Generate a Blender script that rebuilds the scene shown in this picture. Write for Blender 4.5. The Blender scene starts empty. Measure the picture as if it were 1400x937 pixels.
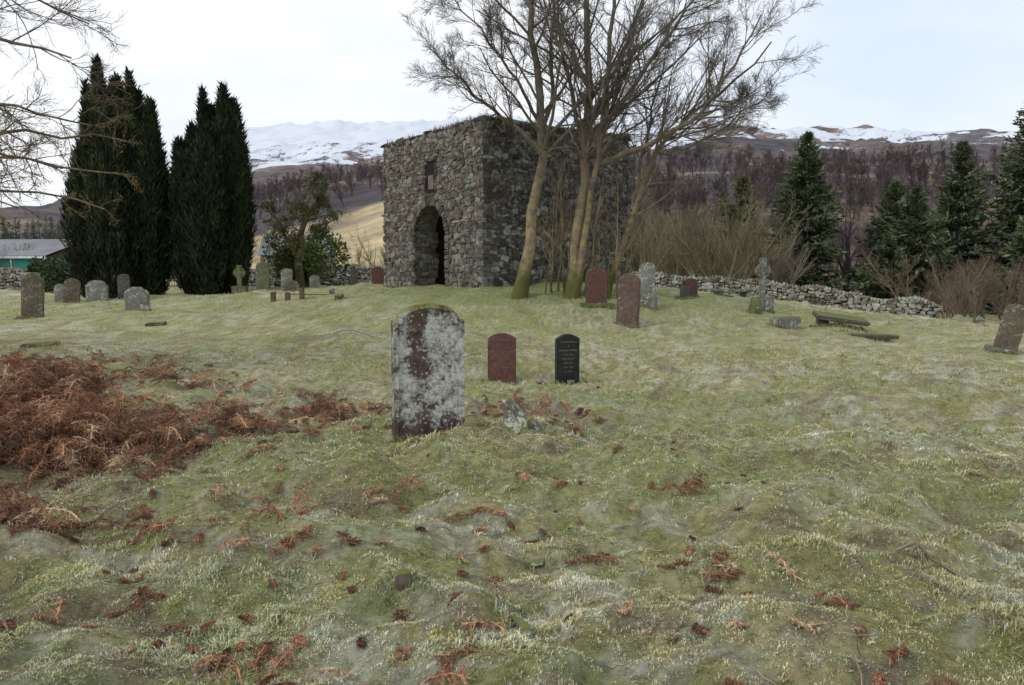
import bpy, math, numpy as np
from mathutils import Vector, Matrix
rng=np.random.default_rng(11)
S=bpy.context.scene
# ---------------------------------------------------------------- noise
def _h(i,j,s):
    n=(i.astype(np.int64)*374761393+j.astype(np.int64)*668265263+s*1442695041)&0xffffffff
    n=((n^(n>>13))*1274126177)&0xffffffff
    n=(n^(n>>16))
    return (n&0xffffff)/float(0xffffff)
def vn(x,y,s=0):
    xi=np.floor(x);yi=np.floor(y);fx=x-xi;fy=y-yi
    fx=fx*fx*(3-2*fx);fy=fy*fy*(3-2*fy)
    a=_h(xi,yi,s);b=_h(xi+1,yi,s);c=_h(xi,yi+1,s);d=_h(xi+1,yi+1,s)
    return (a*(1-fx)+b*fx)*(1-fy)+(c*(1-fx)+d*fx)*fy
def fbm(x,y,sc,o=4,s=0):
    t=0;a=.5;n=0
    for k in range(o):
        ca,sa=math.cos(k*1.1+.4),math.sin(k*1.1+.4)
        t=t+a*vn((x*ca-y*sa)*sc+k*17.3,(x*sa+y*ca)*sc-k*9.1,s+k);n+=a;a*=.5;sc*=2.07
    return t/n
def sst(a,b,x):
    t=np.clip((x-a)/(b-a),0,1);return t*t*(3-2*t)
# ---------------------------------------------------------------- terrain
CP=np.array([(0,0,0),(-3,3,0),(3,3,0),(-.8,6.9,.08),(0,12.4,-.1),(6,12,-.05),(12,12,-.2),(12,19,-.32),(9.5,22,-.1),(3.1,21,.17),(3.9,23,.42),
(8,25,.32),(-1,26.5,1.08),(4,28,1.05),(-4,31,.98),(3,36,1.0),(-5,36,1.0),(-12.9,27,.2),(-15.3,25,.12),(-17.6,33,.33),(-11,36,.66),(-9,31,.75),(-13.5,34,.55),
(-4.7,20,.36),(-6,15,.02),(-12,15,.0),(-25,30,.1),(-30,45,.5),(-8,47,.7),(7,46,.6),(15,43,-.13),(21.7,40,-.83),(27,36,-1.2),
(20,28,-.7),(25,20,-.8),(0,60,.3),(-40,60,-.2),(40,60,-1.8),(-60,20,-.5),(60,20,-1.5),(0,-20,0),(-40,-10,0),(40,-10,-.5),
(0,85,-.4),(-70,85,-.8),(70,85,-2.2),(-7,8,.05),(6,7,0),(-1,16,.08),(5,16,.02)],float)
def _U(r): return np.where(r>1e-9,r*r*np.log(r+1e-12),0)
def _fit():
    n=len(CP);P=np.c_[np.ones(n),CP[:,:2]]
    K=_U(np.hypot(CP[:,None,0]-CP[None,:,0],CP[:,None,1]-CP[None,:,1]))+np.eye(n)*3
    A=np.block([[K,P],[P.T,np.zeros((3,3))]])
    return np.linalg.solve(A,np.r_[CP[:,2],0,0,0])
TW=_fit()
def tps0(x,y):
    z=TW[-3]+TW[-2]*x+TW[-1]*y
    for i in range(len(CP)):
        z=z+TW[i]*_U(np.hypot(x-CP[i,0],y-CP[i,1]))
    return z
GX=np.arange(-101,101.6,.5);GY=np.arange(-61,101.6,.5)
_a,_b=np.meshgrid(GX,GY);TG=tps0(_a,_b)
def tps(x,y):
    fx=(x-GX[0])*2;fy=(y-GY[0])*2;i=fx.astype(int);j=fy.astype(int);fx=fx-i;fy=fy-j
    return (TG[j,i]*(1-fx)+TG[j,i+1]*fx)*(1-fy)+(TG[j+1,i]*(1-fx)+TG[j+1,i+1]*fx)*fy
AZ=[-1,-.6,-.44,-.33,-.23,-.16,0,.15,.25,.36,.47,.65,1]
RR=[80,150,250,600,1200,1800,2700]
ST=[[-.025]*7+[-.03,-.035,-.04,-.045,-.045,-.045],
[-.01,-.01,-.01,-.005,0,.01,.01,.015,.02,.015,.01,.005,-.01],
[0,0,0,.005,.035,.06,.07,.07,.075,.070,.065,.058,.03],
[.02,.06,.06,.09,.115,.125,.135,.14,.142,.136,.128,.118,.09],
[.03,.06,.120,.138,.148,.155,.16,.163,.160,.148,.140,.134,.1],
[.03,.05,.13,.168,.176,.180,.187,.180,.174,.160,.151,.148,.11],
[.02,.04,.11,.14,.15,.15,.15,.15,.14,.12,.11,.10,.1]]
def far(x,y):
    r=np.hypot(x,y);az=np.clip(x/np.maximum(y,1.),-1,1)
    rows=np.array([np.interp(az,AZ,row) for row in ST])
    lr=np.clip(np.log(np.maximum(r,80)),math.log(80),math.log(2700));L=np.log(RR)
    k=np.clip(np.searchsorted(L,lr,side='right')-1,0,len(RR)-2)
    f=(lr-L[k])/(L[k+1]-L[k]);f=f*f*(3-2*f)*.5+f*.5
    i=np.arange(len(x))
    s=rows[k,i]*(1-f)+rows[k+1,i]*f
    amp=sst(120,700,r)
    rid=1-np.abs(2*fbm(x,y,1/170.,4,8)-1)
    return 1.6+r*s+amp*((fbm(x,y,1/240.,5,3)-.5)*r*.030+(fbm(x,y,1/40.,3,5)-.5)*r*.008+(rid-.8)*r*.034)
def H(x,y):
    x=np.atleast_1d(np.asarray(x,float)).ravel();y=np.atleast_1d(np.asarray(y,float)).ravel()
    r=np.hypot(x,y);b=sst(58,95,r)
    xc=np.clip(x,-100,100);yc=np.clip(y,-60,100)
    z=tps(xc,yc)*(1-b)
    m=b>0
    if m.any(): z[m]+=far(x[m],y[m])*b[m]
    n=1-sst(50,90,r)
    z+=n*((fbm(x,y,.55,2,21)-.5)*.28+(fbm(x,y,1.4,2,22)-.5)*.25)
    m=r<22
    if m.any():
        n=1-sst(12,22,r[m]);xm,ym=x[m],y[m]
        q=fbm(xm,ym,4.,2,23);z[m]+=n*(sst(.25,.8,q)-.5)*.105+n*(vn(xm*11,ym*11,24)-.5)*.030
    return z
def h1(x,y): return float(H([x],[y])[0])
# ---------------------------------------------------------------- mesh builder
class MB:
    def __init__(s): s.V=[];s.T=[];s.Q=[];s.C=[];s.n=0
    def add(s,V,T=None,Q=None,C=(1,1,1)):
        V=np.asarray(V,float).reshape(-1,3);C=np.asarray(C,float)
        if C.ndim==1: C=np.tile(C,(len(V),1))
        if T is not None and len(T): s.T.append(np.asarray(T).reshape(-1,3)+s.n)
        if Q is not None and len(Q): s.Q.append(np.asarray(Q).reshape(-1,4)+s.n)
        s.V.append(V);s.C.append(C);s.n+=len(V)
    def obj(s,name,mat,smooth=False,parent=None,matrix=None):
        V=np.concatenate(s.V);C=np.concatenate(s.C)
        T=np.concatenate(s.T) if s.T else np.zeros((0,3),int);Q=np.concatenate(s.Q) if s.Q else np.zeros((0,4),int)
        me=bpy.data.meshes.new(name);me.vertices.add(len(V));me.vertices.foreach_set('co',V.astype(np.float32).ravel())
        li=np.r_[T.ravel(),Q.ravel()].astype(np.int32);me.loops.add(len(li));me.loops.foreach_set('vertex_index',li)
        st=np.r_[np.arange(len(T))*3,len(T)*3+np.arange(len(Q))*4].astype(np.int32)
        me.polygons.add(len(st));me.polygons.foreach_set('loop_start',st)
        me.update(calc_edges=True)
        at=me.color_attributes.new('Col','FLOAT_COLOR','POINT')
        at.data.foreach_set('color',np.c_[C,np.ones(len(C))].astype(np.float32).ravel())
        me.polygons.foreach_set('use_smooth',np.full(len(st),smooth))
        me.materials.append(mat)
        o=bpy.data.objects.new(name,me);S.collection.objects.link(o)
        if parent: o.parent=parent
        if matrix is not None: o.matrix_world=matrix
        return o
def empty(name,loc=(0,0,0),rz=0):
    o=bpy.data.objects.new(name,None);S.collection.objects.link(o);o.location=loc;o.rotation_euler=(0,0,rz);o.empty_display_size=.2;return o
# ---------------------------------------------------------------- materials
class NT:
    def __init__(s,name):
        s.m=bpy.data.materials.new(name);s.m.use_nodes=True;s.t=s.m.node_tree;s.b=s.t.nodes['Principled BSDF']
        s.b.inputs['Specular IOR Level'].default_value=.2
    def n(s,ty,**k):
        o=s.t.nodes.new(ty)
        for a,b in k.items(): setattr(o,a,b)
        return o
    def l(s,a,b): s.t.links.new(a,b)
    def attr(s): o=s.n('ShaderNodeAttribute');o.attribute_name='Col';return o.outputs['Color']
    def obj(s): return s.n('ShaderNodeTexCoord').outputs['Object']
    def pos(s): return s.n('ShaderNodeNewGeometry').outputs['Position']
    def nrmz(s):
        g=s.n('ShaderNodeNewGeometry');x=s.n('ShaderNodeSeparateXYZ');s.l(g.outputs['Normal'],x.inputs[0]);return x.outputs[2]
    def noise(s,v,sc,det=5,ro=.6,dist=0.):
        o=s.n('ShaderNodeTexNoise');o.inputs['Scale'].default_value=sc;o.inputs['Detail'].default_value=det;o.inputs['Roughness'].default_value=ro;o.inputs['Distortion'].default_value=dist
        s.l(v,o.inputs['Vector']);return o.outputs[0]
    def mr(s,v,a,b,c=0,d=1):
        o=s.n('ShaderNodeMapRange');o.inputs[1].default_value=a;o.inputs[2].default_value=b;o.inputs[3].default_value=c;o.inputs[4].default_value=d;s.l(v,o.inputs[0]);return o.outputs[0]
    def mth(s,op,a,b):
        o=s.n('ShaderNodeMath',operation=op)
        for i,v in enumerate((a,b)):
            if isinstance(v,(int,float)): o.inputs[i].default_value=v
            else: s.l(v,o.inputs[i])
        return o.outputs[0]
    def mix(s,f,a,b,bl='MIX'):
        o=s.n('ShaderNodeMix',data_type='RGBA',blend_type=bl)
        for i,v in ((0,f),(6,a),(7,b)):
            if isinstance(v,(int,float)): o.inputs[i].default_value=v
            elif isinstance(v,tuple): o.inputs[i].default_value=(*v,1)
            else: s.l(v,o.inputs[i])
        return o.outputs[2]
    def col(s,c,rough=.9): 
        if isinstance(c,tuple): s.b.inputs['Base Color'].default_value=(*c,1)
        else: s.l(c,s.b.inputs['Base Color'])
        s.b.inputs['Roughness'].default_value=rough
    def bump(s,h,st=.5,d=.02):
        o=s.n('ShaderNodeBump');o.inputs['Strength'].default_value=st;o.inputs['Distance'].default_value=d;s.l(h,o.inputs['Height']);s.l(o.outputs[0],s.b.inputs['Normal'])
def simple(name,rough=.9,sc=6.,lo=.6,hi=1.3,bump=0,bd=.01):
    m=NT(name);v=m.pos();n=m.noise(v,sc,3)
    f=m.mr(n,.3,.7,lo,hi);c=m.mix(1.,m.attr(),f,'MULTIPLY');m.col(c,rough)
    if bump: m.bump(m.noise(v,sc*2.5),bump,bd)
    return m.m
M_blade=simple('grass_blade',.8,2.,.8,1.2)
M_bracken=simple('dead_bracken',.85,9.,.65,1.3)
M_needle=simple('needles',.8,1.2,.5,1.5)
M_far=simple('winter_twigs',.9,.3,.75,1.25)
def ground_mat():
    m=NT('ground_turf');v=m.pos();c=m.attr()
    c=m.mix(1.,c,m.mr(m.noise(v,16.,7,.75),.28,.72,.35,1.35),'MULTIPLY')
    c=m.mix(m.mr(m.noise(v,50.,4,.7),.53,.70,0,.6),c,(.60,.60,.46))
    c=m.mix(m.mr(m.noise(v,4.3,6,.7),.58,.72,0,.4),c,(.15,.12,.06))
    m.col(c,.95);m.bump(m.noise(v,34.,7,.8),1.,.05);return m.m
def hill_mat():
    m=NT('hillside');v=m.pos();c=m.attr()
    c=m.mix(1.,c,m.mr(m.noise(v,.05,9,.75),.3,.7,.35,1.65),'MULTIPLY')
    x=m.n('ShaderNodeSeparateXYZ');m.l(v,x.inputs[0])
    n=m.mth('MULTIPLY',m.mth('SUBTRACT',m.noise(v,.006,10,.68,.6),.5),200.)
    e=m.mth('ADD',x.outputs[2],n)
    e=m.mth('SUBTRACT',e,m.mr(x.outputs[0],-300,700,-20,38))
    s=m.mr(e,112,136)
    # heather and crags showing through
    br=m.mr(m.noise(v,.022,10,.82),.475,.545,0,1.)
    s=m.mth('SUBTRACT',s,m.mth('MULTIPLY',br,m.mr(e,300,170,.35,1.)))
    # broken cover on the eastern slopes
    pt=m.mth('MULTIPLY',m.mr(m.noise(v,.0085,6,.6),.53,.46),m.mr(x.outputs[0],50,350,0,.9))
    s=m.mth('SUBTRACT',s,pt);s=m.mr(s,.1,.4)
    c=m.mix(s,c,(.60,.635,.70));m.col(c,.95);return m.m
def stone_mat(name,lich=(.45,.45,.40),thr=.56,sc=3.,moss=.5,mossc=(.13,.15,.03),fine=1.,rough=.9,bd=.01,use_attr=True,base=(.2,.2,.2),top=.45,second=None,contr=(.5,1.5)):
    m=NT(name);v=m.obj() ;c=m.attr() if use_attr else base
    c=m.mix(1.,c,m.mr(m.noise(v,sc*2.2,7,.7),.3,.7,*contr),'MULTIPLY')
    if second: c=m.mix(m.mr(m.noise(v,sc*.45,5,.65,.5),.48,.6),c,second)
    l=m.mth('ADD',m.mth('MULTIPLY',m.noise(v,sc,8,.62,.8),.65),m.mth('MULTIPLY',m.noise(v,sc*6,6,.7),.35))
    c=m.mix(m.mr(l,thr,thr+.045,0,.95*fine),c,lich)
    if moss:
        g=m.mth('ADD',m.nrmz(),m.mth('MULTIPLY',m.mth('SUBTRACT',m.noise(v,sc*3,5),.5),1.6))
        c=m.mix(m.mr(g,top,top+.3,0,moss),c,mossc)
    m.col(c,rough);m.bump(m.noise(v,sc*9,7,.75),.7,bd);return m.m
M_rubble=stone_mat('rubble_masonry',thr=.535,sc=3.2,lich=(.29,.29,.265),moss=.5,bd=.04,mossc=(.075,.085,.03),contr=(.4,1.6),fine=.75)
M_dry=stone_mat('drystone',thr=.52,sc=2.5,lich=(.42,.42,.38),moss=.75,bd=.02)
def hero_mat():
    m=NT('lichened_sandstone');v=m.obj()
    c=m.mix(m.mr(m.noise(v,7.,6,.7),.35,.65),(.040,.028,.026),(.125,.075,.065))
    x=m.n('ShaderNodeSeparateXYZ');m.l(v,x.inputs[0]);X,Z=x.outputs[0],x.outputs[2]
    big=m.noise(v,3.6,3,.5,.8);mid=m.noise(v,11.,8,.75,.3);fin=m.noise(v,44.,6,.75)
    l=m.mth('ADD',m.mth('MULTIPLY',big,.34),m.mth('ADD',m.mth('MULTIPLY',mid,.40),m.mth('MULTIPLY',fin,.26)))
    l=m.mth('ADD',l,m.mr(Z,.02,.34,-.115,.008))
    l=m.mth('ADD',l,m.mr(X,-.34,-.20,-.055,.006))
    xc=m.mth('ADD',X,m.mth('ADD',m.mth('MULTIPLY',m.mth('SUBTRACT',m.noise(v,2.2,2),.5),.22),.085))
    st=m.mr(m.mth('ABSOLUTE',xc,0.),.025,.11,-.085,0.)
    st=m.mth('MULTIPLY',st,m.mr(Z,.35,.55))
    l=m.mth('ADD',l,st)
    c=m.mix(m.mr(l,.453,.490,0,.93),c,(.33,.335,.30))
    c=m.mix(m.mr(l,.505,.54,0,.85),c,(.56,.57,.52))
    c=m.mix(m.mr(m.noise(v,24.,5,.7),.51,.64,0,.55),c,(.14,.13,.10))
    vo=m.n('ShaderNodeTexVoronoi');vo.inputs['Scale'].default_value=21.;m.l(v,vo.inputs['Vector'])
    sp=m.mth('LESS_THAN',m.mth('ADD',vo.outputs['Distance'],m.mth('MULTIPLY',fin,.7)),.52)
    c=m.mix(m.mth('MULTIPLY',sp,.7),c,(.60,.61,.55))
    g=m.mth('ADD',m.nrmz(),m.mth('MULTIPLY',m.mth('SUBTRACT',mid,.5),1.5))
    c=m.mix(m.mr(g,.15,.4,0,.95),c,(.22,.22,.04))
    rr=m.mth('ADD',m.mr(Z,1.08,1.24,0,1),m.mth('MULTIPLY',m.mth('SUBTRACT',mid,.5),1.6))
    c=m.mix(m.mr(rr,.76,1.,0,.7),c,(.21,.21,.06))
    g=m.mth('ADD',m.mr(Z,.0,.16,1,0),m.mth('MULTIPLY',m.mth('SUBTRACT',mid,.5),1.2))
    c=m.mix(m.mr(g,.6,.9,0,.7),c,(.12,.14,.03))
    m.col(c,.95);m.bump(m.mth('ADD',mid,m.mth('MULTIPLY',fin,.6)),1.,.02);return m.m
M_hero=hero_mat()
M_redg=stone_mat('red_granite',thr=.60,sc=6.,moss=.2,rough=.65,bd=.002,use_attr=False,base=(.115,.055,.047),lich=(.3,.27,.24))
M_blackg=stone_mat('black_granite',thr=.72,sc=6.,moss=.0,rough=.35,bd=.001,use_attr=False,base=(.022,.025,.026),lich=(.2,.2,.2))
M_brown=stone_mat('brown_sandstone',thr=.57,sc=4.,moss=.8,use_attr=False,base=(.12,.082,.068),lich=(.34,.33,.29))
M_bm=stone_mat('weathered_sandstone',thr=.54,sc=3.5,moss=.9,use_attr=False,base=(.115,.092,.072),lich=(.27,.27,.20),second=(.09,.10,.05))
M_grey=stone_mat('grey_stone',thr=.53,sc=4.,moss=.8,use_attr=False,base=(.17,.165,.15),lich=(.42,.43,.38),second=(.12,.12,.08))
M_mossy=stone_mat('mossy_stone',thr=.55,sc=4.,moss=.95,use_attr=False,base=(.12,.12,.08),lich=(.32,.34,.24),second=(.13,.15,.05),top=.1)
M_dark=stone_mat('dark_slate_stone',thr=.60,sc=4.,moss=.7,use_attr=False,base=(.085,.078,.068),lich=(.3,.3,.28))
def bark_mat():
    m=NT('ash_bark');v=m.pos();c=m.attr()
    c=m.mix(1.,c,m.mr(m.noise(v,7.,6,.7),.3,.7,.5,1.4),'MULTIPLY')
    x=m.n('ShaderNodeSeparateXYZ');m.l(v,x.inputs[0])
    low=m.mr(x.outputs[2],6.6,3.2)
    f=m.mth('MULTIPLY',m.mr(m.noise(v,3.2,7,.75),.42,.60),low)
    c=m.mix(m.mth('MULTIPLY',f,.7),c,(.37,.28,.12))
    g=m.mth('ADD',m.mr(x.outputs[2],2.4,1.1),m.mth('MULTIPLY',m.mth('SUBTRACT',m.noise(v,5.,4),.5),1.3))
    c=m.mix(m.mr(g,.3,.8,0,.9),c,(.08,.09,.022))
    m.col(c,.9);m.bump(m.noise(v,18.,6,.7),.8,.03);return m.m
M_bark=bark_mat()
def plain(name,c,rough=.7,sc=3.,metal=0):
    m=NT(name);v=m.pos();m.col(m.mix(1.,c,m.mr(m.noise(v,sc),.3,.7,.7,1.25),'MULTIPLY'),rough);m.b.inputs['Metallic'].default_value=metal;return m.m
# ---------------------------------------------------------------- bracken density & ground colour
BP=[(-3.5,5.3,.9,.7,1.),(-4.3,7.0,1.5,1.4,1.),(-3.2,7.9,.9,.9,1.),(-5.9,9.8,2.0,1.4,.85),(-8.6,13.3,2.2,1.0,.55),(-2.4,9.0,1.1,1.2,.55),(-5.6,6.3,1.5,1.5,1.),(-5.0,11.6,1.2,.8,.6),(-2.9,4.6,.6,.45,.8),
(.35,8.6,.75,.6,.36),(.1,7.2,.4,.35,.2),(-1.3,5.4,1.,.4,.15),(24,30,5,2.5,.5),(-12,17,4,1.2,.35)]
def bdens(x,y):
    d=0
    for a,b,c,e,w in BP:
        d=np.maximum(d,w*np.exp(-(((x-a)/c)**2+((y-b)/e)**2)**1.5))
    return d*(.15+1.35*sst(.38,.60,fbm(x,y,1.3,3,71)))
def mixc(a,b,f): return a*(1-f[:,None])+np.asarray(b)*f[:,None]
def gcol(x,y):
    n1=fbm(x,y,.22,3,31);n2=fbm(x,y,1.9,4,32);n3=fbm(x,y,7.5,3,33);n4=fbm(x,y,.6,3,34);n5=fbm(x,y,17.,2,37);n6=fbm(x,y,.9,4,39)
    c=np.tile(np.array([.43,.405,.165]),(len(x),1))
    c=mixc(c,(.62,.54,.29),sst(.40,.60,n2)*.8)
    c=mixc(c,(.72,.71,.56),sst(.44,.60,n4*.3+n3*.7)*.8)
    c=mixc(c,(.21,.24,.055),sst(.52,.65,n2*.3+n5*.7)*.6)
    c=mixc(c,(.33,.37,.11),sst(.50,.62,n6)*.5)
    c=mixc(c,(.40,.42,.15),sst(.50,.66,n1)*.3)
    c=mixc(c,(.24,.17,.09),sst(.55,.67,n3*.5+fbm(x,y,2.7,3,36)*.5)*.65)
    g=np.exp(-((x-.5)/9)**2-((y-27)/5.5)**2)
    c=mixc(c,(.235,.275,.085),g*.8)
    c=mixc(c,(.20,.125,.08),np.clip(bdens(x,y)*.9,0,.75))
    return c
def hcol(x,y):
    r=np.hypot(x,y);az=x/np.maximum(y,1.)
    n=fbm(x,y,1/60.,5,41);n2=fbm(x,y,1/200.,4,42)
    c=np.tile(np.array([.20,.19,.08]),(len(x),1))
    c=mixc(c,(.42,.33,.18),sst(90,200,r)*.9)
    wood=sst(300,380,r+ (n-.5)*120)*(1-sst(760,960,r+(n2-.5)*500))
    wr=sst(.08,.14,az)*sst(60,110,r)*(1-sst(1000,1300,r+(n2-.5)*500))
    c=mixc(c,(.080,.060,.052),sst(550,850,r))
    c=mixc(c,(.20,.12,.06),sst(.54,.64,n2)*sst(300,500,r)*.5)
    w=np.maximum(wood,wr)
    c=mixc(c,(.052,.038,.039),np.clip(w*(.6+.4*sst(.3,.5,n)),0,1))
    c=mixc(c,(.20,.11,.05),sst(.60,.70,fbm(x,y,1/25.,3,44))*wr*.4)
    c=mixc(c,(.36,.40,.50),(1-np.exp(-r/10000.)))  # distance haze painted into the hill colour, growing with range
    return c
xs=3.*np.sinh(np.linspace(-7.45,7.45,820))
ys=2.+3.*np.sinh(np.linspace(-3.1,7.48,900))
X,Y=np.meshgrid(xs,ys);Z=H(X.ravel(),Y.ravel()).reshape(X.shape)
def sheet(j0,j1,name,mat,cf):
    x=X[j0:j1].ravel();y=Y[j0:j1].ravel();z=Z[j0:j1].ravel();nx=len(xs);ny=j1-j0
    i=np.arange(nx-1)[None,:]+np.arange(ny-1)[:,None]*nx;i=i.ravel()
    q=np.c_[i,i+1,i+nx+1,i+nx]
    mb=MB();mb.add(np.c_[x,y,z],None,q,cf(x,y));return mb.obj(name,mat,True)
J=int(np.searchsorted(ys,70))
def nearcol(x,y):
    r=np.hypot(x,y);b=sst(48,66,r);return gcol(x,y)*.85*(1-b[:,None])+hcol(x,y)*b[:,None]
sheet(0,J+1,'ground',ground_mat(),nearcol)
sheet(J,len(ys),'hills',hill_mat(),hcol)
# ---------------------------------------------------------------- grass blades
def norm(v): return v/(np.linalg.norm(v,axis=-1,keepdims=True)+1e-9)
def bladegeo(x,y,z,h,w,a,lean,c,two):
    n=len(x);dx,dy=np.cos(a),np.sin(a);px,py=-dy,dx
    hh=h*np.cos(lean*.75);ll=h*np.sin(lean*.75)
    B=np.c_[x,y,z];p=np.c_[px,py,np.zeros(n)]*w[:,None]*.5
    m=B+np.c_[dx*ll*.4,dy*ll*.4,hh*.62];t=B+np.c_[dx*ll,dy*ll,hh*(.80 if two else 1)]
    if two:
        V=np.stack([B-p,B+p,m+p*.8,m-p*.8,t],1).reshape(-1,3);i=np.arange(n)*5
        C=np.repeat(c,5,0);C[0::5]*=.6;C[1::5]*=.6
        return V,np.c_[i+3,i+2,i+4],np.c_[i,i+1,i+2,i+3],C
    V=np.stack([B-p,B+p,t],1).reshape(-1,3);i=np.arange(n)*3
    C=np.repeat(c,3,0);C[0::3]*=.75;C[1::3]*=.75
    return V,np.c_[i,i+1,i+2],None,C
def tint(x,y,n,c):
    straw=rng.uniform(0,1,n)<.24;c[straw]=c[straw]*.4+np.array([.62,.53,.30])*.6
    fr=rng.uniform(0,1,n)<.22;c[fr]=c[fr]*.4+np.array([.76,.78,.68])*.6
    return np.minimum(c,.85)
def inside(x,y):
    X_=(x+1)*.809+(y-27)*.588;Y_=-(x+1)*.588+(y-27)*.809
    return (X_>-.02)&(X_<6.9)&(Y_>-.02)&(Y_<7.2)
def tufts(nt,d0,d1,nb,two,sc=1.):
    d=np.sqrt(rng.uniform(d0*d0,d1*d1,nt));az=rng.uniform(-.78,.78,nt);x=az*d;y=d
    cl=fbm(x,y,3.3,3,51);keep=(rng.uniform(0,1,nt)<.25+1.2*sst(.35,.62,cl))&~inside(x,y);x,y,d,cl=x[keep],y[keep],d[keep],cl[keep];nt=len(x)
    size=rng.uniform(.45,1.25,nt)*(1+.8*sst(.60,.74,fbm(x,y,1.6,2,52)));br=rng.uniform(.60,1.3,nt);fl=fbm(x,y,1.8,2,53)*9
    warm=rng.normal(0,.10,nt)
    k=np.repeat(np.arange(nt),nb);n=len(k);a=rng.uniform(0,2*math.pi,n);rad=np.abs(rng.normal(0,.020,n))*size[k]*sc*(1+d[k]*.06)
    X_=x[k]+np.cos(a)*rad;Y_=y[k]+np.sin(a)*rad
    h=(.022+.0007*d[k])*size[k]*rng.uniform(.5,1.2,n)*sc;lean=np.clip(.25+rad/(.02*size[k])*.55+rng.normal(0,.3,n),.05,1.9)
    aa=a+.5*np.sin(fl[k]-a)
    w=(.0024+.00058*d[k])*rng.uniform(.6,1.3,n)
    c=gcol(X_,Y_)*br[k][:,None]*rng.uniform(.8,1.2,(n,1))*np.c_[1+warm[k],np.ones(n),1-warm[k]]
    c=tint(X_,Y_,n,c)
    return bladegeo(X_,Y_,H(X_,Y_)-.006,h,w,aa,lean,c,two)
def blades(n,d0,d1,two=True):
    d=np.sqrt(rng.uniform(d0*d0,d1*d1,n));az=rng.uniform(-.78,.78,n);x=az*d;y=d
    cl=fbm(x,y,9.,2,51);keep=(rng.uniform(0,1,n)<.15+1.4*sst(.35,.62,cl))&~inside(x,y)
    x,y,d,cl=x[keep],y[keep],d[keep],cl[keep];n=len(x)
    tall=sst(.60,.70,fbm(x,y,1.6,2,52))
    h=(.015+.0007*d)*rng.uniform(.4,1.3,n)*(.25+1.4*cl)*(1+.8*tall);w=(.0020+.00066*d)*rng.uniform(.6,1.3,n)
    a=fbm(x,y,2.2,2,53)*12+rng.normal(0,1.7,n);lean=rng.uniform(.2,1.65,n)
    c=tint(x,y,n,gcol(x,y)*rng.uniform(.7,1.3,(n,1)))
    return bladegeo(x,y,H(x,y)-.006,h,w,a,lean,c,two)
mb=MB()
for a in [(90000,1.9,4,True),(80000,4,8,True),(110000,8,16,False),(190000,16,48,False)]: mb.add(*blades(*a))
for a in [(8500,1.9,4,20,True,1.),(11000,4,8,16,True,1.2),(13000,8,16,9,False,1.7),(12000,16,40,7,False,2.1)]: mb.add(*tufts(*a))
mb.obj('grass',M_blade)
import bmesh
def ico(sub=3):
    bm=bmesh.new();bmesh.ops.create_icosphere(bm,subdivisions=sub,radius=1)
    V=np.array([v.co[:] for v in bm.verts]);T=np.array([[v.index for v in f.verts] for f in bm.faces]);bm.free();return V,T
IV,IT=ico(4)
FRINGE=[]
def n3(V,sc,s): return fbm(V[:,0]+V[:,2]*.73,V[:,1]-V[:,2]*.57,sc,4,s)
def rock(name,x,y,sx,sy,sz,mat,sink=.35,seed=0,col=(.2,.2,.19),rz=0,ang=.5,tilt=0):
    V=IV.copy();r=np.random.default_rng(seed+5)
    for k in range(11):
        d=r.normal(size=3);d/=np.linalg.norm(d);o=r.uniform(ang,.85);s=V@d-o;V=V-np.where(s>0,s,0)[:,None]*d*.96
    V/=np.abs(V).max(0)
    V*= (1+(n3(V+seed,2.2,seed)-.5)*.26)[:,None]
    V*=(sx/2,sy/2,sz/2);c,s=math.cos(rz),math.sin(rz);ct,stt=math.cos(tilt),math.sin(tilt)
    V=np.c_[V[:,0]*ct-V[:,2]*stt,V[:,1],V[:,0]*stt+V[:,2]*ct]
    V=np.c_[V[:,0]*c-V[:,1]*s,V[:,0]*s+V[:,1]*c,V[:,2]]
    m=MB();m.add(V,IT,None,col);o=m.obj(name,mat,True);o.location=(x,y,h1(x,y)+sz*(.5-sink));FRINGE.append((x,y,sx*.8,sy*.8,rz));return o
M_bould=stone_mat('lichened_boulder',thr=.49,sc=7.,moss=.85,use_attr=False,base=(.13,.12,.10),lich=(.50,.51,.46),second=(.17,.18,.06),top=.6)
rock('boulder',.04,7.0,.24,.24,.40,M_bould,.14,13,rz=.5,ang=.35,tilt=.2)
rock('boulder',.19,7.08,.20,.2,.26,M_bould,.25,17,rz=.2,ang=.35)
rock('rock',-.55,3.72,.11,.10,.12,M_bm,.35,14,ang=.3)
rock('rock',.035,3.38,.17,.07,.06,M_bould,.25,5,rz=-.8,tilt=-.2,ang=.3)
rock('rock',.14,4.4,.13,.08,.05,M_bould,.25,6,rz=.5,ang=.3)
rock('rock',2.45,5.0,.10,.08,.05,M_grey,.25,8)
# ---------------------------------------------------------------- headstones
def outline(kind,w,h):
    p=[];a=w/2
    if kind=='arc':
        for i in range(13):
            t=-1+i/6.;p.append((-t*a,h-.13*w*4*(t*t)*.35-.0))
    elif kind=='round':
        for i in range(17):
            t=math.pi*i/16;p.append((a*math.cos(t),h-a*.75+a*.75*math.sin(t)))
    elif kind=='shoulder':
        s=h-.25*w
        p+=[(a,s-.02*w),(a*.985,s+.012*w),(a*.86,s+.015*w)]
        for i in range(0,17):
            t=math.pi*(.06+.88*i/16);p.append((a*.84*math.cos(t),s+.02*w+(.23*w)*math.sin(t)**.9))
        p+=[(-a*.86,s+.015*w),(-a*.985,s+.012*w),(-a,s-.02*w)]
    elif kind=='point':
        p+=[(a,h*.84),(a*.5,h*.93),(0,h),(-a*.5,h*.93),(-a,h*.84)]
    else: p+=[(a,h),(-a,h)]
    return [(-a,-.3)]+p[::-1]+[(a,-.3)]
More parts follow.
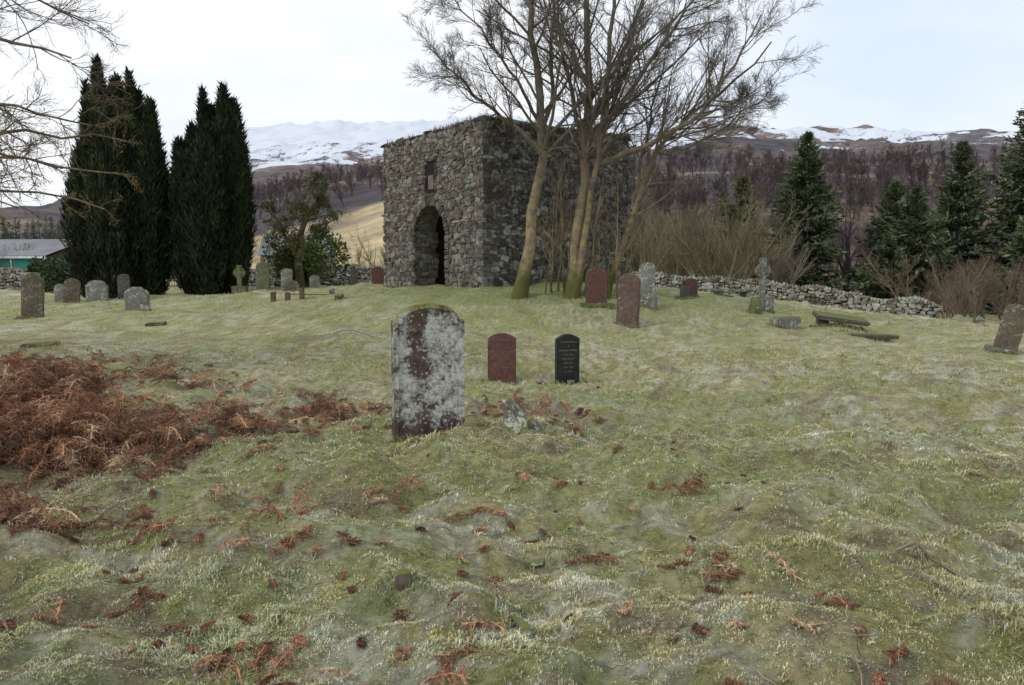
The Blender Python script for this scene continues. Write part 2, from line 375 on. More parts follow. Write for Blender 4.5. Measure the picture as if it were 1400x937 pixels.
def headstone(name,x,y,w,h,t,kind,mat,rz=0,tx=0,ty=0,base=None,inset=False,bev=.012,rough=.006,sink=0):
    bm=bmesh.new();o=outline(kind,w,h)
    vs=[bm.verts.new((a,-t/2,b)) for a,b in o];f=bm.faces.new(vs)
    r=bmesh.ops.extrude_face_region(bm,geom=[f]);bmesh.ops.translate(bm,verts=[v for v in r['geom'] if isinstance(v,bmesh.types.BMVert)],vec=(0,t,0))
    bmesh.ops.recalc_face_normals(bm,faces=bm.faces)
    fr=[f for f in bm.faces if abs(f.normal.y)>.9]
    es=[e for e in bm.edges if any(f in fr for f in e.link_faces)]
    bmesh.ops.bevel(bm,geom=es,offset=bev,segments=2,affect='EDGES',profile=.6)
    if inset:
        f=min(bm.faces,key=lambda f:f.calc_center_median().y if len(f.verts)>10 else 9)
        bmesh.ops.inset_region(bm,faces=[f],thickness=w*.06,depth=0)
        bmesh.ops.inset_region(bm,faces=[f],thickness=.010,depth=-.016)
    bmesh.ops.triangulate(bm,faces=bm.faces)
    if rough>0:
        bmesh.ops.subdivide_edges(bm,edges=[e for e in bm.edges if e.calc_length()>.25],cuts=5)
        bmesh.ops.triangulate(bm,faces=bm.faces)
        for v in bm.verts:
            p=np.array([[v.co.x+x,v.co.z,v.co.y+y]]);k=(n3(p*1.0,9.,3)[0]-.5)*rough*4;v.co.x+=k;v.co.z+=k*.8
    me=bpy.data.meshes.new(name);bm.to_mesh(me);bm.free();me.materials.append(mat)
    ob=bpy.data.objects.new(name,me);S.collection.objects.link(ob)
    ob.location=(x,y,h1(x,y)-sink+(base[2]if base else 0));ob.rotation_euler=(tx,ty,rz)
    FRINGE.append((x,y,(base[0] if base else w),(base[1] if base else t),rz))
    if base:
        bm=bmesh.new();bmesh.ops.create_cube(bm,size=1);bmesh.ops.scale(bm,verts=bm.verts,vec=(base[0],base[1],base[2]+.25))
        bmesh.ops.bevel(bm,geom=bm.edges[:],offset=.02,segments=2,affect='EDGES')
        bmesh.ops.translate(bm,verts=bm.verts,vec=(0,.002,-(base[2]+.25)/2+.003))
        m2=bpy.data.meshes.new('plinth');bm.to_mesh(m2);bm.free();m2.materials.append(base[3] if len(base)>3 else mat)
        b=bpy.data.objects.new('plinth',m2);S.collection.objects.link(b);b.parent=ob
    return ob
def inscription(ob,lines,size,z0,dz,t,mat):
    for i,s in enumerate(lines):
        cu=bpy.data.curves.new('inscription','FONT');cu.body=s;cu.size=size*(1.15 if i==0 else 1);cu.align_x='CENTER';cu.extrude=.0006;cu.materials.append(mat)
        o=bpy.data.objects.new('inscription',cu);S.collection.objects.link(o);o.parent=ob;o.location=(0,-t/2-.0012,z0-i*dz);o.rotation_euler=(math.pi/2,0,0)
M_gold=plain('letter_gold',(.22,.19,.12),.6)
M_lett=plain('letter_pale',(.19,.115,.095),.7)
headstone('headstone',-.74,6.85,.63,1.29,.14,'shoulder',M_hero,rz=.27,tx=-.015,inset=True,bev=.010,rough=.007,sink=.03)
o=headstone('headstone',-.16,12.35,.45,.80,.11,'arc',M_redg,rz=-.05,base=(.56,.26,.03,M_brown),rough=0)
inscription(o,['In Loving Memory','OF','JOHN MACGREGOR','WHO DIED 8 MARCH 1931','AGED 67 YEARS','AND HIS WIFE','CATHERINE FERGUSON','DIED 4 JUNE 1948'],.034,.68,.062,.11,M_lett)
o=headstone('headstone',.86,12.1,.38,.78,.10,'arc',M_blackg,rz=.30,tx=0,base=(.56,.30,.05,M_grey),rough=0)
inscription(o,['In Loving Memory','of','DUNCAN CAMPBELL','1902 - 1974','AND HIS WIFE','MARGARET','1909 - 1988','AT REST'],.032,.65,.066,.10,M_gold)
def lathe(name,prof,mat,loc,n=20,parent=None):
    m=MB();a=np.linspace(0,2*math.pi,n,endpoint=False);V=[]
    for r,z in prof: V.append(np.c_[np.cos(a)*r,np.sin(a)*r,np.full(n,z)])
    V=np.concatenate(V);Q=[]
    for k in range(len(prof)-1):
        i=np.arange(n);j=(i+1)%n;Q.append(np.c_[i+k*n,j+k*n,j+(k+1)*n,i+(k+1)*n])
    m.add(V,None,np.concatenate(Q),(.3,.28,.26));o=m.obj(name,mat,True,parent);o.location=loc;return o
x,y=.90,11.85;lathe('flower_pot',[(0,0),(.04,0),(.055,.10),(.06,.13),(.052,.13),(.045,.03),(0,.03)],M_grey,(x,y,h1(x,y)))
hs=headstone
hs('headstone',2.48,23.0,.62,1.05,.13,'round',M_redg,rz=.1,base=(.95,.4,.10,M_mossy),rough=.002)
hs('headstone',3.10,21.0,.60,1.42,.16,'round',M_brown,rz=-.55,tx=.03,ty=.06)
hs('headstone',4.00,23.2,.46,1.02,.14,'round',M_grey,rz=-.35,base=(.62,.36,.28,M_grey))
hs('headstone',6.2,27.2,.48,.60,.12,'arc',M_redg,rz=.1,rough=.002,base=(.6,.3,.05,M_brown))
hs('headstone',12.05,19.0,.52,1.12,.13,'round',M_bm,rz=-.5,ty=.22,base=(.85,.42,.12,M_grey))
hs('headstone',-15.35,25.0,.62,1.42,.18,'point',M_bm,rz=.2,ty=.05,base=(.85,.4,.12,M_mossy),rough=.012)
hs('headstone',-16.7,27.2,.55,1.50,.15,'square',M_grey,rz=.1)
hs('headstone',-18.6,33.0,.62,1.05,.14,'round',M_bm,rz=.3,ty=.08)
hs('headstone',-17.5,33.0,.88,.95,.15,'shoulder',M_grey,rz=.1)
hs('headstone',-16.6,33.5,.50,1.05,.14,'round',M_dark,rz=.1)
hs('headstone',-12.95,27.0,.78,.84,.22,'round',M_grey,rz=.1,rough=.03,bev=.05)
hs('headstone',-10.5,33.0,.55,1.20,.16,'round',M_mossy,rz=.15,rough=.02)
hs('headstone',-10.2,35.5,.5,1.0,.14,'arc',M_grey,rz=.1)
hs('headstone',-9.15,32.5,.62,.5,.16,'round',M_bm,rz=.1,rough=.01)
hs('headstone',-9.2,36.5,.46,.75,.14,'round',M_grey,rz=.1)
hs('headstone',-7.55,37.5,.36,.95,.12,'arc',M_dark,rz=.1)
hs('headstone',-6.25,36.5,.56,.85,.13,'arc',M_redg,rz=.1)
hs('headstone',5.75,26.0,.35,.38,.13,'square',M_dark,rz=.5,base=(.5,.3,.04,M_mossy))
hs('headstone',-19.9,34.5,.5,.8,.14,'round',M_grey,rz=.1)
def boxes(name,parts,mat,loc,rz=0,bev=.015,tilt=(0,0),jit=0):
    bm=bmesh.new()
    for (cx,cy,cz,sx,sy,sz,*r) in parts:
        g=bmesh.ops.create_cube(bm,size=1);vs=g['verts'];bmesh.ops.scale(bm,verts=vs,vec=(sx,sy,sz))
        if r: bmesh.ops.rotate(bm,verts=vs,cent=(0,0,0),matrix=Matrix.Rotation(r[0],3,r[1] if len(r)>1 else 'Y'))
        bmesh.ops.translate(bm,verts=vs,vec=(cx,cy,cz))
    if bev: bmesh.ops.bevel(bm,geom=bm.edges[:],offset=bev,segments=2,affect='EDGES')
    if jit:
        for v in bm.verts: v.co+=Vector(rng.normal(0,jit,3))
    me=bpy.data.meshes.new(name);bm.to_mesh(me);bm.free();me.materials.append(mat)
    o=bpy.data.objects.new(name,me);S.collection.objects.link(o);o.location=loc;o.rotation_euler=(tilt[0],tilt[1],rz);return o
def gz(x,y,dz=0): return (x,y,h1(x,y)+dz)
def celtic(name,x,y,h,mat,rz):
    o=boxes(name,[(0,0,.12,.62,.42,.5),(0,0,h*.5+.15,.20,.14,h-.3),(0,.001,h*.76,.52,.135,.17),(0,0,h-.02,.235,.15,.10)],mat,gz(x,y),rz,.02,jit=.004)
    m=MB();n=32;a=np.linspace(0,2*math.pi,n,endpoint=False);V=[]
    for r,yy in ((.24,-.05),(.24,.05),(.165,.05),(.165,-.05)): V.append(np.c_[np.cos(a)*r,np.full(n,yy),np.sin(a)*r])
    i=np.arange(n);j=(i+1)%n;Q=[np.c_[i+k*n,j+k*n,j+((k+1)%4)*n,i+((k+1)%4)*n] for k in range(4)]
    m.add(np.concatenate(V),None,np.concatenate(Q),(.2,.2,.18));r=m.obj('ring',mat,False,o);r.location=(0,0,h*.76);FRINGE.append((x,y,.6,.4,rz));return o
celtic('celtic_cross',8.0,25.0,1.6,M_grey,.25)
celtic('celtic_cross',-12.0,34.5,1.25,M_mossy,.1)
rock('stone_stump',7.65,24.6,.42,.4,.75,M_mossy,.25,51,ang=.45)
boxes('tomb_slab',[(0,0,.28,1.5,.75,.10),(-.55,0,.1,.16,.6,.35),(.55,0,.1,.16,.6,.35)],M_grey,gz(8.7,31),.1)
boxes('pedestal_block',[(0,0,.10,.78,.45,.55)],M_grey,gz(7.7,22.0),.35,.04,jit=.01)
boxes('fallen_slab',[(0,0,.20,1.45,.75,.12),(-.45,.1,.05,.3,.4,.3)],M_dark,gz(9.4,22.4),-.15,.03,(.16,.13),jit=.008)
boxes('ledger_stone',[(0,0,.04,1.35,.55,.10)],M_dark,gz(9.6,20.9),.05,.02,(.02,.03),jit=.006)
boxes('ledger_stone',[(0,0,.03,.62,.32,.12)],M_dark,gz(-9.6,15.8),.1,.03,(0,0),jit=.02)
boxes('ledger_stone',[(0,0,.0,.5,.3,.12)],M_dark,gz(-9.4,20.6),.1,.03,jit=.02)
P=[]
for px_,hh_ in ((0,.36),(.5,.34),(1.0,.50),(2.05,.46)): P.append((px_,0,hh_/2-.1,.16,.14,hh_+.2))
P.append((1.5,.02,.26,1.9,.03,.035))
boxes('grave_kerb_posts',P,M_brown,gz(-8.4,27.5,-.03),.05,.015,jit=.006)
rock('rock',-5.7,26.0,.40,.3,.26,M_dark,.3,61,ang=.3)
for i,(x,y) in enumerate([(22.6,39.5),(23.4,39.2),(24.3,38.6),(25.2,38.4),(22.2,38.4),(26,37.6),(24.6,37.5)]):
    rock('rubble_stone',x,y,.6,.45,.4,M_dry,.3,80+i,col=(.28,.27,.25),ang=.35)
FRINGE+=[(7.7,22,.78,.45,.35),(9.4,22.4,1.4,.7,-.15),(9.6,20.9,1.3,.5,0),(-9.6,15.8,.6,.3,.1),(8.7,31,1.4,.6,.1),(.22,25,.45,.45,0),(2.0,25.2,.7,.5,0),(3.05,25.6,.3,.3,0)]
mb=MB()
for (x,y,w,t,rz) in FRINGE:
    n=int(420*(w+t)*(1.6 if y<10 else 1));s=rng.uniform(0,2*(w+t),n);u=np.where(s<w,s-w/2,np.where(s<w+t,w/2,np.where(s<2*w+t,s-w-t-w/2,-w/2)));v=np.where(s<w,-t/2,np.where(s<w+t,s-w-t/2,np.where(s<2*w+t,t/2,s-2*w-t-t/2)))
    u=u+np.sign(u)*np.abs(rng.normal(0,.02,n));v=v+np.sign(v)*np.abs(rng.normal(.012,.025,n));ca,sa=math.cos(rz),math.sin(rz)
    X_=x+u*ca-v*sa;Y_=y+u*sa+v*ca;a=np.arctan2(Y_-y,X_-x)+rng.normal(0,.9,n)
    c=tint(X_,Y_,n,gcol(X_,Y_)*np.array([.65,.75,.55])*rng.uniform(.6,1.2,(n,1)));sc=.7+.035*y
    mb.add(*bladegeo(X_,Y_,H(X_,Y_)-.01,rng.uniform(.03,.10,n)*min(sc,1.4),rng.uniform(.0025,.005,n)*(1+y*.08),a,rng.uniform(.1,1.2,n),c,True))
mb.obj('grass_tufts',M_blade)
# ---------------------------------------------------------------- rubble stones
def cubeT():
    bm=bmesh.new();bmesh.ops.create_cube(bm,size=2);bmesh.ops.subdivide_edges(bm,edges=bm.edges[:],cuts=1,use_grid_fill=True)
    V=np.array([v.co[:] for v in bm.verts]);Q=np.array([[v.index for v in f.verts] for f in bm.faces]);bm.free()
    r=np.linalg.norm(V,axis=1,keepdims=True);m=np.abs(V).max(1,keepdims=True);V=V/r*(m*.28)*1.35+V*.62
    return V/np.abs(V).max(),Q
CV,CQ=cubeT()
def stones(mb,cen,size,ax,cols,jit=.10,rot=.12):
    k=len(cen);V=np.tile(CV[None],(k,1,1))+rng.normal(0,jit,(k,len(CV),3))
    V*=size[:,None,:]/2
    a=rng.normal(0,rot,k);c,s=np.cos(a)[:,None],np.sin(a)[:,None]
    U=V[:,:,0]*c-V[:,:,2]*s;W=V[:,:,0]*s+V[:,:,2]*c;V=np.stack([U,V[:,:,1],W],2)
    V=V@ax+cen[:,None,:]
    Q=(CQ[None]+(np.arange(k)*len(CV))[:,None,None]).reshape(-1,4)
    mb.add(V.reshape(-1,3),None,Q,np.repeat(cols,len(CV),0))
def courses(W,z0,z1,hr,wr):
    out=[];z=z0
    while z<z1:
        hh=rng.uniform(*hr);x=-rng.uniform(0,.2)
        while x<W:
            w=rng.uniform(*wr);ww=w if rng.uniform()>.12 else w*1.5
            h2=hh*rng.uniform(.8,1.15)
            if rng.uniform()<.16 and hh>.18:
                out.append((x+ww/2,z+hh*.27,ww*.95,hh*.5));out.append((x+ww/2,z+hh*.77,ww*.95,hh*.5))
            else: out.append((x+ww/2,z+hh/2+rng.normal(0,.02),ww*.96,h2))
            x+=ww
        z+=hh*.95
    return np.array(out)
def wavy(s,amp=.10):
    s=s.copy();s[:,1]+=(fbm(s[:,0],s[:,1],.7,3,91)-.5)*amp*2.4;return s
def scol(k,pal,p,v=(.7,1.3)):
    return np.array(pal)[rng.choice(len(pal),k,p=p)]*rng.uniform(v[0],v[1],(k,1))
PALB=[(.080,.071,.062),(.106,.094,.081),(.060,.054,.050),(.15,.14,.125),(.084,.066,.056)]
bld=empty('stone_mausoleum',(-1,27,0),math.radians(36))
WU,WV,TH,TZ=6.8,7.2,.9,6.75
ya,yb,zs,zb=2.4,4.75,2.95,0.2;ry=(yb-ya)/2;yc=(ya+yb)/2
CORE=(.12,.11,.095)
mb=MB()
def panel():
    n=20;th=np.linspace(math.pi,0,n+1);ay=yc+ry*np.cos(th);az_=zs+ry*np.sin(th)
    quads=[(0,ya,zb,TZ),(yb,WV,zb,TZ)]
    V=[];Q=[]
    def q4(p): Q.append([len(V)+i for i in range(4)]);V.extend(p)
    for xx in (0,TH):
        for a,b,c,d in quads: q4([(xx,a,c),(xx,b,c),(xx,b,d),(xx,a,d)])
        for i in range(n): q4([(xx,ay[i],az_[i]),(xx,ay[i+1],az_[i+1]),(xx,ay[i+1],TZ),(xx,ay[i],TZ)])
    for i in range(n): q4([(0,ay[i],az_[i]),(TH,ay[i],az_[i]),(TH,ay[i+1],az_[i+1]),(0,ay[i+1],az_[i+1])])
    for yy in (ya,yb): q4([(0,yy,zb),(TH,yy,zb),(TH,yy,zs),(0,yy,zs)])
    for yy in (0,WV): q4([(0,yy,zb),(TH,yy,zb),(TH,yy,TZ),(0,yy,TZ)])
    q4([(0,0,TZ),(TH,0,TZ),(TH,WV,TZ),(0,WV,TZ)])
    return V,Q
V,Q=panel();mb.add(V,None,Q,CORE)
def bx(mb,x0,x1,y0,y1,z0,z1,c):
    V=[(x0,y0,z0),(x1,y0,z0),(x1,y1,z0),(x0,y1,z0),(x0,y0,z1),(x1,y0,z1),(x1,y1,z1),(x0,y1,z1)]
    mb.add(V,None,[(0,3,2,1),(4,5,6,7),(0,1,5,4),(1,2,6,5),(2,3,7,6),(3,0,4,7)],c)
e=.003
bx(mb,TH+e,WU,0,TH,zb,TZ,CORE);bx(mb,TH+e,WU,WV-TH,WV,zb,TZ,CORE);bx(mb,WU-TH,WU,TH+e,WV-TH-e,zb,TZ,CORE)
mb.obj('wall_core',M_rubble,False,bld)
mb=MB()
HR=(.09,.24);WR=(.12,.42)
s=wavy(courses(WV,zb,TZ-.05,HR,WR));r=np.hypot(s[:,0]-yc,s[:,1]-zs)
skip=((np.abs(s[:,0]-yc)<ry+.18)&(s[:,1]<zs))|((r<ry+.22)&(s[:,1]>=zs))|((np.abs(s[:,0]-3.45)<.48)&(np.abs(s[:,1]-5.15)<.72))|(s[:,0]<.15)
s=s[~skip];k=len(s)
dark=scol(k,PALB,[.27,.34,.12,.13,.14])*1.25*np.array([1.03,1.,.95])
stones(mb,np.c_[np.full(k,.0)+rng.normal(0,.012,k),s[:,0],s[:,1]],np.c_[s[:,2]*1.05,np.full(k,.10),s[:,3]*1.08],np.array([[0,1,0],[1,0,0],[0,0,1]]),dark,jit=.15,rot=.2)
s=wavy(courses(WU,zb,TZ-.05,HR,WR));s=s[s[:,0]>.2];k=len(s)
c=scol(k,PALB,[.3,.25,.24,.10,.11]);pale=rng.uniform(0,1,k)<.34*np.exp(-(s[:,0]/2.4)**2)*np.exp(-((s[:,1]-2)/2.6)**2);c[pale]=np.array([.27,.26,.235])*rng.uniform(.6,1.2,(pale.sum(),1))
stones(mb,np.c_[s[:,0],rng.normal(0,.012,k),s[:,1]],np.c_[s[:,2]*1.05,np.full(k,.10),s[:,3]*1.08],np.eye(3),c,jit=.15,rot=.2)
s=courses(WU,zb,TZ,(.2,.4),(.3,.7));k=len(s);stones(mb,np.c_[s[:,0],np.full(k,WV),s[:,1]],np.c_[s[:,2],np.full(k,.14),s[:,3]],np.eye(3),scol(k,PALB,[.3,.25,.2,.15,.1]))
s=courses(WV,zb,TZ,(.2,.4),(.3,.7));k=len(s);stones(mb,np.c_[np.full(k,WU),s[:,0],s[:,1]],np.c_[s[:,2],np.full(k,.14),s[:,3]],np.array([[0,1,0],[1,0,0],[0,0,1]]),scol(k,PALB,[.3,.25,.2,.15,.1]))
for yy in (ya,yb):
    s=courses(TH,zb,zs,(.14,.28),(.2,.4));k=len(s);stones(mb,np.c_[np.clip(s[:,0],.12,TH),np.full(k,yy),s[:,1]],np.c_[s[:,2]*.9,np.full(k,.07),s[:,3]],np.eye(3),scol(k,PALB,[.1,.3,.1,.4,.1])*1.4,rot=.06)
QP=[(.10,.088,.075),(.078,.069,.060),(.155,.145,.13)]
z=zb;i=0
while z<TZ-.05:
    hh=rng.uniform(.18,.32);L=.5 if i%2 else .28;L2=.28 if i%2 else .5
    for (cx,cy) in ((L/2-.045,L2/2-.045),(L/2-.045,WV-L2/2+.045),(WU-L/2+.045,L2/2-.045)):
        stones(mb,np.array([[cx,cy,z+hh/2]]),np.array([[L,L2,hh*.99]]),np.eye(3),scol(1,QP,[.4,.3,.3]),jit=.07,rot=.02)
    z+=hh;i+=1
mb.obj('rubble_facing',M_rubble,False,bld)
mb=MB()
n=27
for i in range(n):
    t=math.pi*(i+.5)/n;rr=ry+.12
    ax=np.array([[0,math.cos(t),math.sin(t)],[1,0,0],[0,-math.sin(t),math.cos(t)]])
    stones(mb,np.array([[.0,yc+rr*math.cos(t),zs+rr*math.sin(t)]]),np.array([[rng.uniform(.26,.36),.18,rr*math.pi/n*.96]]),ax,scol(1,[(.10,.085,.07),(.07,.06,.05)],[.5,.5]),jit=.08,rot=.04)
for yy in (ya-.11,yb+.11):
    z=zb
    while z<zs:
        hh=rng.uniform(.16,.34);hh=min(hh,zs-z+.02);stones(mb,np.array([[0,yy,z+hh/2]]),np.array([[rng.uniform(.24,.36),.17,hh*.97]]),np.array([[0,1,0],[1,0,0],[0,0,1]]),scol(1,[(.11,.095,.08),(.075,.065,.055)],[.5,.5]),jit=.07,rot=.03);z+=hh
for (cy,cz,sy,sz) in ((3.45,5.80,.95,.14),(3.45,4.50,.85,.12),(3.05,5.14,.12,1.13),(3.85,5.14,.12,1.13)):
    stones(mb,np.array([[-.01,cy,cz]]),np.array([[sy,.16,sz]]),np.array([[0,1,0],[1,0,0],[0,0,1]]),np.array([[.05,.043,.037]]),jit=.03,rot=0)
mb.obj('dressed_surround',M_rubble,False,bld)
M_nich=plain('recess_shade_paint',(.018,.016,.014),.95);M_plaq=plain('sandstone_plaque',(.15,.115,.09),.9)
mb=MB();bx(mb,-.015,.02,3.12,3.78,4.57,5.72,(.02,.018,.016));mb.obj('niche_back',M_nich,False,bld)  # near-black colour paints the recess shade on a nearly flush panel
mb=MB();bx(mb,-.03,-.015,3.26,3.64,4.70,5.22,(1,1,1));mb.obj('memorial_panel',M_plaq,False,bld)
mb=MB()
for W,f in ((WU,lambda t:(t,.22)),(WU,lambda t:(t,WV-.22)),(WV,lambda t:(.22,t)),(WV,lambda t:(WU-.22,t))):
    t=-.1;isx=f(0)[0]==0
    while t<W:
        w=rng.uniform(.3,.8);p=f(t+w/2);ax=np.eye(3) if isx else np.array([[0,1,0],[1,0,0],[0,0,1]])
        stones(mb,np.array([[p[0],p[1],TZ+.03+rng.normal(0,.03)]]),np.array([[w,.60,rng.uniform(.07,.17)]]),ax,scol(1,PALB,[.3,.2,.3,.1,.1])*.6,jit=.08,rot=.04);t+=w*.97
mb.obj('coping',M_rubble,False,bld)
mb=MB()
a=.35;z0=TZ+.02;V=[(a,a,z0),(WU-a,a,z0),(WU-a,WV-a,z0),(a,WV-a,z0),(2.6,2.9,z0+.85),(4.2,4.2,z0+.85)]
mb.add(V,[(0,1,4),(1,5,4),(1,2,5),(2,3,5),(3,4,5),(3,0,4)],None,(.035,.032,.03));mb.obj('roof',M_rubble,False,bld)
mb=MB();n=3600
side=rng.integers(0,4,n);t=rng.uniform(0,7,n);w=rng.uniform(.0,.5,n)
x=np.where(side==0,t,np.where(side==1,w,np.where(side==2,t,WU-w)));y=np.where(side==0,w,np.where(side==1,t,np.where(side==2,WV-w,t)))
k=vn(t*1.3,side*5.,9)>.42;x,y=x[k],y[k];n=len(x)
B=np.c_[x,y,np.full(n,TZ+.06)];hh=rng.uniform(.05,.26,n);d=rng.normal(0,.10,(n,2));T_=B+np.c_[d,hh];q=np.c_[rng.normal(0,.012,(n,2)),np.zeros(n)]
mb.add(np.stack([B-q,B+q,T_],1).reshape(-1,3),np.arange(n*3).reshape(-1,3),None,np.repeat(np.array([[.13,.12,.055]])*rng.uniform(.4,1.3,(n,1)),3,0))
mb.obj('wall_top_grass',M_blade,False,bld)
# ---------------------------------------------------------------- dry stone walls
def drywall(name,pts,h,w,gap=None):
    mb=MB();pts=np.array(pts,float);L=np.r_[0,np.cumsum(np.hypot(*np.diff(pts,axis=0).T))];T_=L[-1]
    for side in (-1,0,1):
        s=courses(T_,0,h if side else h+.01,(.10,.2),(.16,.42)) if side else np.array([(t,h+.08,.16,.27*rng.uniform(.8,1.2)) for t in np.arange(0,T_,.17)])
        x=np.interp(s[:,0],L,pts[:,0]);y=np.interp(s[:,0],L,pts[:,1]);x2=np.interp(s[:,0]+.1,L,pts[:,0]);y2=np.interp(s[:,0]+.1,L,pts[:,1])
        dx,dy=x2-x,y2-y;l=np.hypot(dx,dy)+1e-9
        bad=l<1e-6;dx[bad]=1;l[bad]=1;dx/=l;dy/=l
        off=side*(w/2-.08)*(1-.3*s[:,1]/h)
        z=H(x,y)+s[:,1]-.08+(fbm(s[:,0],s[:,0]*0,.35,2,77)-.5)*.35*(s[:,1]/h)
        k=len(s);cen=np.c_[x-dy*off,y+dx*off,z]
        ang=math.atan2(pts[-1,1]-pts[0,1],pts[-1,0]-pts[0,0]);ax=np.array([[math.cos(ang),math.sin(ang),0],[-math.sin(ang),math.cos(ang),0],[0,0,1]])
        sz=np.c_[s[:,2],np.full(k,.30) if side else np.full(k,w*.85),s[:,3]]
        stones(mb,cen,sz,ax,scol(k,[(.20,.19,.17),(.29,.28,.25),(.11,.10,.09),(.16,.12,.09)],[.35,.3,.2,.15]),jit=.12,rot=.14 if side else .4)
    n=40;t=np.linspace(0,T_,n);x=np.interp(t,L,pts[:,0]);y=np.interp(t,L,pts[:,1]);z=H(x,y)
    for i in range(n-1):
        d=np.array([x[i+1]-x[i],y[i+1]-y[i]]);d/=np.linalg.norm(d);q=np.array([-d[1],d[0]])*(w/2-.14)
        V=[(x[j]+sg*q[0],y[j]+sg*q[1],z[j]+zz) for zz in (-.3,h-.1) for j in (i,i+1) for sg in (-1,1)]
        mb.add(V,None,[(0,1,5,4),(2,3,7,6),(0,2,6,4),(1,3,7,5),(4,5,7,6)],(.05,.045,.04))
    return mb.obj(name,M_dry)
drywall('drystone_wall',[(4.5,45.5),(8,45),(15,43),(19,41.4),(21.6,39.8)],.92,.6)
drywall('drystone_wall',[(-38,44),(-30,44.5),(-21.6,45)],1.1,.6)
drywall('drystone_wall',[(-18.9,45),(-14,45.5),(-4,46)],1.1,.6)
M_iron=plain('painted_iron',(.02,.02,.022),.5)
gx,gy=-21.4,45;parts=[(0,0,.6,.09,.09,1.5),(2.4,0,.6,.09,.09,1.5),(1.2,0,1.05,2.35,.03,.04),(1.2,0,.2,2.35,.03,.04),(1.2,0,.62,2.35,.025,.03)]
for i in range(1,18): parts.append((i*2.4/18,.002,.65,.018,.018,1.0))
boxes('iron_gate',parts,M_iron,gz(gx,gy),0,0)
# ---------------------------------------------------------------- trees
def tubes(mb,P,R,sides,C):
    k,n,_=P.shape;T=np.gradient(P,axis=1);T=norm(T)
    ref=np.tile(np.array([.31,.52,.17]),(k,1))[:,None,:]
    A=norm(np.cross(T,np.broadcast_to(ref,T.shape)));B=np.cross(T,A)
    a=np.arange(sides)*2*math.pi/sides
    V=P[:,:,None,:]+R[:,:,None,None]*(A[:,:,None,:]*np.cos(a)[None,None,:,None]+B[:,:,None,:]*np.sin(a)[None,None,:,None])
    base=(np.arange(k)*n*sides)[:,None,None]+(np.arange(n-1)*sides)[None,:,None]
    j=np.arange(sides)[None,None,:];j2=(j+1)%sides
    Q=np.stack([base+j,base+j2,base+sides+j2,base+sides+j],-1).reshape(-1,4)
    mb.add(V.reshape(-1,3),None,Q,np.repeat(C,n*sides,0))
def spawn(P,R,m,t0,t1,ang,lenf,n,wander,trop,rf,rmin,minlen=0,Labs=None,tap=.75):
    k,np_,_=P.shape;idx=np.repeat(np.arange(k),m);K=len(idx)
    t=rng.uniform(t0,t1,K);f=t*(np_-1);i=np.minimum(f.astype(int),np_-2);fr=(f-i)[:,None]
    p=P[idx,i]*(1-fr)+P[idx,i+1]*fr;tan=norm(P[idx,i+1]-P[idx,i]);r=R[idx,i]*(1-fr[:,0])+R[idx,i+1]*fr[:,0]
    q=rng.normal(size=(K,3));q=norm(q-tan*(q*tan).sum(1,keepdims=True))
    a=(ang*rng.uniform(.7,1.25,K))[:,None];d=norm(tan*np.cos(a)+q*np.sin(a))
    Lp=np.linalg.norm(np.diff(P,axis=1),axis=2).sum(1)[idx]
    L=(Lp*lenf if Labs is None else Labs)*(1.15-t*tap)*rng.uniform(.55,1.2,K);L=np.maximum(L,minlen)
    out=[p];pp=p
    for s in range(n-1):
        pp=pp+d*(L/(n-1))[:,None];out.append(pp)
        d=norm(d+rng.normal(0,wander,(K,3))+np.array([0,0,trop]))
    r0=np.minimum(r*rf,L*.015+rmin);R2=np.maximum(r0[:,None]*np.linspace(1,.25,n)[None],rmin)
    return np.stack(out,1),R2
def limb(pts,r0,r1,n=14,wob=.04):
    pts=np.array(pts,float);L=np.r_[0,np.cumsum(np.linalg.norm(np.diff(pts,axis=0),axis=1))];t=np.linspace(0,L[-1],n)
    P=np.stack([np.interp(t,L,pts[:,i]) for i in range(3)],1)
    for _ in range(2): P[1:-1]=(P[:-2]+2*P[1:-1]+P[2:])/4
    P[1:-1]+=rng.normal(0,wob,(n-2,3))
    return P,np.linspace(r0,r1,n)
def baretree(name,limbs,cfg,mat,ccol,twig,flare=True,leaf=None):
    mb=MB();P=np.stack([l[0] for l in limbs]);R=np.stack([l[1] for l in limbs])
    if flare:
        low=P[:,0,2]<2.0;R[low,0]*=1.45;R[low,1]*=1.1
    cc=lambda k,f:(np.array(ccol)*(1-f)+np.array(twig)*f)[None]*rng.uniform(.75,1.25,(k,1))
    tubes(mb,P,R,10,cc(len(P),0))
    lv=[(P,R)]
    for li,c in enumerate(cfg):
        p,r=lv[-1];a,b=spawn(p,r,**c);tubes(mb,a,b,[6,4,3,3][min(li,3)],cc(len(a),min(1,(li+1)/3)))
        lv.append((a,b))
    if leaf:
        tip=lv[-1][0][:,-1];k=rng.uniform(0,1,len(tip))<leaf[0];tip=np.repeat(tip[k],leaf[3],0);n=len(tip)
        d=rng.normal(0,1,(n,3));d[:,2]-=.8;d=norm(d)*leaf[1];q=norm(rng.normal(size=(n,3)))*leaf[1]*.22;tip=tip+rng.normal(0,leaf[1]*.6,(n,3))
        mb.add(np.stack([tip-q+d*.4,tip,tip+q+d*.4,tip+d],1).reshape(-1,3),None,np.arange(n*4).reshape(-1,4),np.repeat(np.array([leaf[2]])*rng.uniform(.6,1.3,(n,1)),4,0))
    return mb.obj(name,mat,True)
